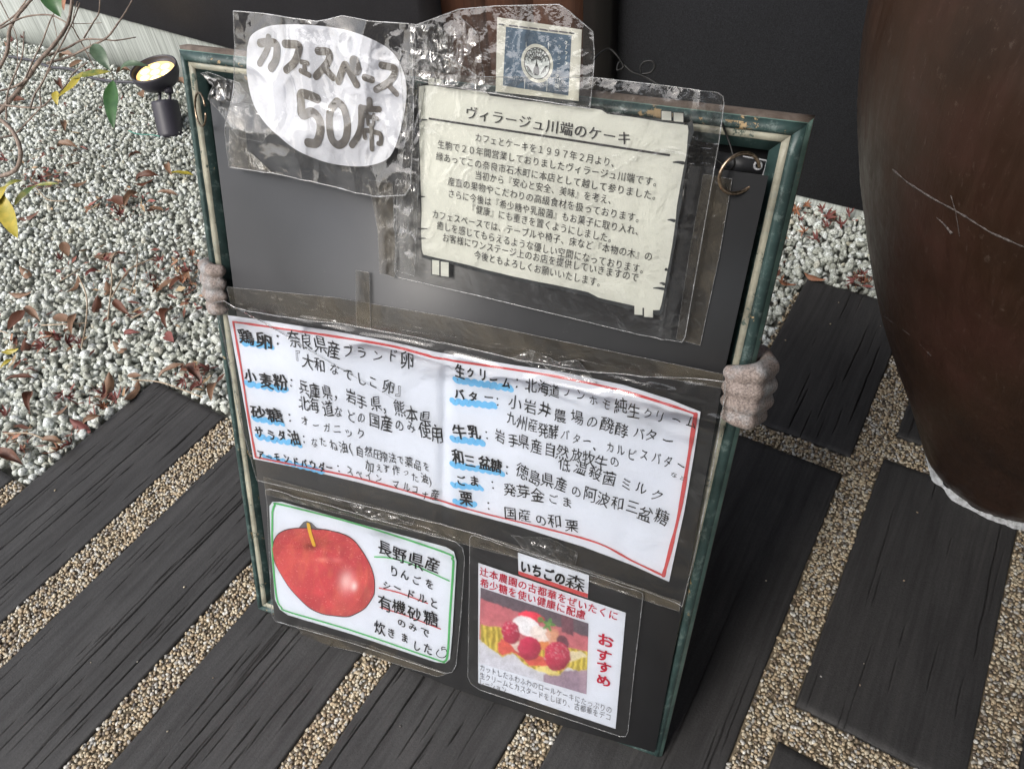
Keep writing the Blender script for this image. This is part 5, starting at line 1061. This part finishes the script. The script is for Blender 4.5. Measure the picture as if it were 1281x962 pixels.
OV = [(60, 215, 30, 30, 0), (92, 208, 18, -20, 1), (180, 226, 24, -15, 0), (228, 218, 26, 0, 2), (212, 212, 16, 70, 1), (150, 252, 36, 20, 0), (165, 250, 22, -40, 1), (125, 250, 16, -30, 0), (210, 243, 22, 0, 1), (35, 268, 28, -10, 0), (133, 317, 30, -10, 1), (82, 312, 14, 70, 1), (30, 340, 32, 50, 1), (115, 342, 16, -30, 3),
      (133, 360, 28, 85, 1), (152, 385, 34, 40, 0), (90, 355, 28, 120, 1), (25, 365, 26, 0, 1), (207, 357, 26, -30, 1), (236, 345, 26, 70, 1), (40, 393, 20, 40, 1), (20, 400, 32, 130, 0), (78, 399, 22, 20, 1), (93, 405, 24, 110, 1), (213, 398, 26, 110, 0), (31, 430, 30, 85, 0), (148, 433, 28, 45, 1), (165, 418, 18, 0, 3), (212, 422, 18, 50, 3), (12, 438, 20, -10, 2),
      (25, 475, 32, -10, 0), (135, 480, 26, 100, 1), (163, 488, 36, 120, 1), (168, 470, 16, 0, 1), (215, 464, 34, -20, 1), (267, 490, 36, 95, 1), (40, 502, 22, 110, 0), (75, 512, 20, -30, 1), (100, 532, 24, 30, 3), (115, 525, 22, -20, 1), (12, 575, 32, 20, 0), (66, 553, 22, 0, 1), (155, 92, 18, -10, 1), (178, 118, 24, 70, 1), (75, 108, 24, 60, 0), (85, 73, 18, 0, 1),
      (95, 80, 16, -30, 1), (80, 158, 22, 85, 1), (85, 185, 32, 0, 1), (170, 196, 16, -20, 0), (185, 224, 28, -10, 0), (225, 106, 20, 20, 1), (20, 125, 20, 0, 0), (98, 228, 20, -20, 1), (195, 262, 18, 10, 1), (222, 352, 30, 130, 0), (120, 380, 30, 100, 0), (240, 470, 30, 40, 0), (8, 455, 18, 150, 2), (985, 352, 22, 10, 4), (1020, 345, 26, 20, 4)]
leafmesh = []
for k in range(4):
    V, fs = leaf_strip((-0.5, 0, 0), (0.5, 0, 0), 0.27 + 0.04 * k, (0.10, -0.10, 0.18, 0.04)[k], np.array([0, 0, 1.0]), (0.7, -0.6, 1.1, 0.25)[k], 12); leafmesh.append(mkmesh('fallen_leaf', V, fs))
cache = {}
NMC = {0: ('dark brown', 'dark brown curled oval leaf lying on the white gravel'), 1: ('tan', 'tan dry oval leaf lying on the white gravel'), 2: ('yellow', 'small yellow leaf fallen on the white gravel'), 3: ('red', 'dusky red leaf scrap on the white gravel'), 4: ('orange', 'orange dry leaf on the gravel strip between the frame and the urn')}
rl = random.Random(8)
for x, y, l, a, c in OV:
    k = rl.randrange(4); key = (k, c)
    if key not in cache:
        me = leafmesh[k].copy(); me.materials.append(MAT[{0: 'dead0', 1: 'dead1', 2: 'lf_yellow', 3: 'dead3', 4: 'dead4'}[c]]); cache[key] = me
    z = 0.016 + rl.uniform(0, 0.008); p = G(x, y, z); dpt = (p - CAM) @ _F
    a2 = math.radians(a); q = G(x + 8 * math.cos(a2), y + 8 * math.sin(a2), z) - p; yaw = math.atan2(q[1], q[0])
    o = bpy.data.objects.new('fallen_leaf', cache[key]); COL.objects.link(o); o.location = Vector(p)
    s = l / np.linalg.norm(q) * 0 + l * np.linalg.norm(q) / 8; s = min(s * 1.15, 0.078); o.scale = (s, s, s)
    o.rotation_euler = (rl.uniform(-0.4, 0.4), rl.uniform(-0.2, 0.2), yaw); tag(o, leaf_word(c, l) + ' ' + where(x, y), 'leaf', leaf_word(c, l) + ' ' + where(x, y))
def maple(seed):
    r = random.Random(seed); V = [(0, 0, 0)]; n = 7; F = []
    for i in range(n):
        a = -2.3 + 4.6 * i / (n - 1) + r.uniform(-.1, .1); L = (0.6, 0.85, 1, 1.1, 1, 0.85, 0.6)[i] * r.uniform(0.8, 1.05); zc = r.uniform(-0.2, 1.0); L *= r.uniform(0.6, 1.0)
        k = len(V)
        for t, w in ((0.12, 0.05), (0.45, 0.12), (0.75, 0.08), (1.0, 0.005)):
            c = np.array([math.cos(a), math.sin(a)]) * L * t; sd_ = np.array([-math.sin(a), math.cos(a)]) * w; zz_ = zc * t * t
            V.append((*(c + sd_), zz_ + 0.06)); V.append((*c, zz_)); V.append((*(c - sd_), zz_ + 0.06))
        F += [[0, k, k + 1], [0, k + 1, k + 2]]
        for j in range(3):
            F += [[k + 3 * j, k + 3 * j + 3, k + 3 * j + 4, k + 3 * j + 1], [k + 3 * j + 1, k + 3 * j + 4, k + 3 * j + 5, k + 3 * j + 2]]
    return mkmesh('maple_leaf', np.array(V), F)
mm = {}
for k in range(4):
    for mt in ('dead3', 'dead4'):
        me = maple(k); me.materials.append(MAT[mt]); mm[(k, mt)] = me
ML = [(130, 325), (200, 325), (225, 320), (240, 318), (235, 340), (55, 432), (75, 425), (66, 418), (84, 430), (130, 493), (145, 500), (130, 508), (85, 497), (78, 492), (230, 475), (245, 465), (250, 482), (262, 462), (8, 520), (75, 562), (88, 556), (118, 522), (190, 352), (195, 360), (75, 325), (15, 52), (28, 48), (8, 58), (50, 222), (6, 200), (150, 268), (228, 352), (100, 430),
      (1008, 256), (1028, 262), (1046, 270), (1062, 268), (1036, 284), (1000, 274), (1006, 290), (1022, 300), (978, 352), (1080, 342), (1084, 354), (1068, 350), (968, 350), (1052, 280), (996, 262), (1034, 272)]
for i, (x, y) in enumerate(ML):
    mt = 'dead4' if (i % 4 == 3 or (x > 900 and x < 1012 and i % 2)) else 'dead3'
    z = 0.02 + rl.uniform(0, 0.01) + (0.01 if x > 900 else 0); o = bpy.data.objects.new('maple_leaf', mm[(rl.randrange(4), mt)]); COL.objects.link(o)
    o.location = Vector(G(x, y, z)); s = rl.uniform(0.022, 0.034); o.scale = (s, s * 0.8, s); o.rotation_euler = (rl.uniform(-1.0, 1.0), rl.uniform(-1.0, 1.0), rl.uniform(0, 6.28))
    side = 'right of the frame' if x > 900 else 'left of the frame'
    lw = ('shrivelled dull red' if mt == 'dead3' else 'shrivelled orange brown') + ' maple leaf ' + where(x, y); tag(o, lw, 'maple leaf', lw)
# crumbled leaf litter worked into the gravel
r9 = np.random.RandomState(33); Vs = []; Fs9 = []; kk = 0
cl = [(60, 225, 40, 14), (170, 250, 45, 12), (150, 265, 60, 14), (120, 335, 60, 26), (215, 335, 35, 20), (235, 360, 25, 22), (60, 420, 50, 28), (180, 395, 60, 26), (130, 500, 45, 22), (245, 470, 30, 16), (30, 440, 30, 30), (25, 545, 28, 22), (90, 555, 25, 14), (1035, 272, 36, 14), (1075, 350, 14, 8), (980, 300, 14, 30), (130, 120, 90, 40), (60, 200, 60, 30)]
for i in range(650):
    c9 = cl[r9.randint(len(cl))]; x, y = c9[0] + r9.randn() * c9[2] * 0.55, c9[1] + r9.randn() * c9[3] * 0.6
    if 285 < x < 950 or x < -20: continue
    p = G(x, y, 0.010 + 0.010 * r9.rand())
    if (p @ S_) < 0.6 and (p @ P_) > -1.5: continue
    a = r9.rand() * 6.28; L = 0.005 + 0.014 * r9.rand() ** 1.5; w9 = L * r9.uniform(0.12, 0.45); d = np.array([math.cos(a), math.sin(a), r9.uniform(-.5, .5)]); e = np.array([-math.sin(a), math.cos(a), r9.uniform(-.6, .6)])
    Vs += [p - d * L, p + e * w9 - d * L * .2, p + d * L, p - e * w9 + d * L * .1 + np.array([0, 0, w9 * .6]), p + np.array([0, 0, -w9 * 0.5])]; Fs9 += [[kk, kk + 4, kk + 1], [kk + 4, kk + 2, kk + 1], [kk, kk + 3, kk + 4], [kk + 4, kk + 3, kk + 2]]; kk += 5
m = M('crumbled_leaf_litter', rough=0.75); geo9 = m.n.new('ShaderNodeNewGeometry'); m.color(m.ramp(geo9.outputs['Random Per Island'], [(0.0, (0.09, 0.035, 0.02)), (0.3, (0.20, 0.07, 0.05)), (0.55, (0.30, 0.10, 0.09)), (0.75, (0.34, 0.19, 0.11)), (1.0, (0.42, 0.33, 0.2))]))
lit = obj('leaf_litter', mkmesh('leaf_litter', np.array(Vs), Fs9, False), m.m); tag(lit, 'crumbled red brown leaf litter sprinkled over the white gravel', 'leaf litter', kind='stuff')
MAT['straw'] = mat_leaf('pale_dry_stick', (0.30, 0.22, 0.15, 1), (0.52, 0.42, 0.31, 1), 0.7)
for pts, r_t, lab in (([(145, 315), (138, 330), (140, 350), (135, 400)], .0022, 'pale crooked upright stick in the middle of the leaf litter'), ([(195, 322), (165, 335), (152, 350), (140, 372)], .002, 'pale twig slanting right from the crooked upright stick'), ([(172, 318), (170, 345), (162, 370)], .0016, 'thin grey twig crossing the slanting pale twig'),
                      ([(98, 345), (108, 370), (108, 400), (102, 435)], .002, 'curved pale twig left of the crooked upright stick'), ([(52, 407), (110, 404)], .0016, 'straight straw lying level across the gravel'), ([(165, 398), (188, 387)], .0018, 'short tan stick below the slanting pale twig'), ([(165, 475), (200, 478), (235, 490), (253, 497)], .0016, 'long thin stem lying across the end of the sleeper'),
                      ([(5, 542), (35, 542), (58, 550)], .0018, 'pale stem near the left end of the gravel close to the sleepers'), ([(45, 235), (60, 250), (85, 252)], .0016, 'thin pale stem right of the yellow shrub leaves'), ([(0, 414), (10, 417)], .0016, 'short straw at the left edge of the gravel'), ([(75, 352), (104, 334)], .0012, 'fine dry stem above the level straw')):
    q = smooth_line([G(x, y, 0.022 + 0.006 * (i % 2)) for i, (x, y) in enumerate(pts)], 6) if len(pts) > 2 else np.array([G(x, y, 0.02) for x, y in pts])
    V, fs = tube(q, r_t, 6); tag(obj('dry_twig', mkmesh('dry_twig', V, fs), MAT['straw']), lab, 'twig')

print('TRIS', sum(sum(len(p.vertices) - 2 for p in o.data.polygons) if len(o.data.polygons) < 2000 else len(o.data.loops) - 2 * len(o.data.polygons) for o in COL.objects if o.type == 'MESH'))
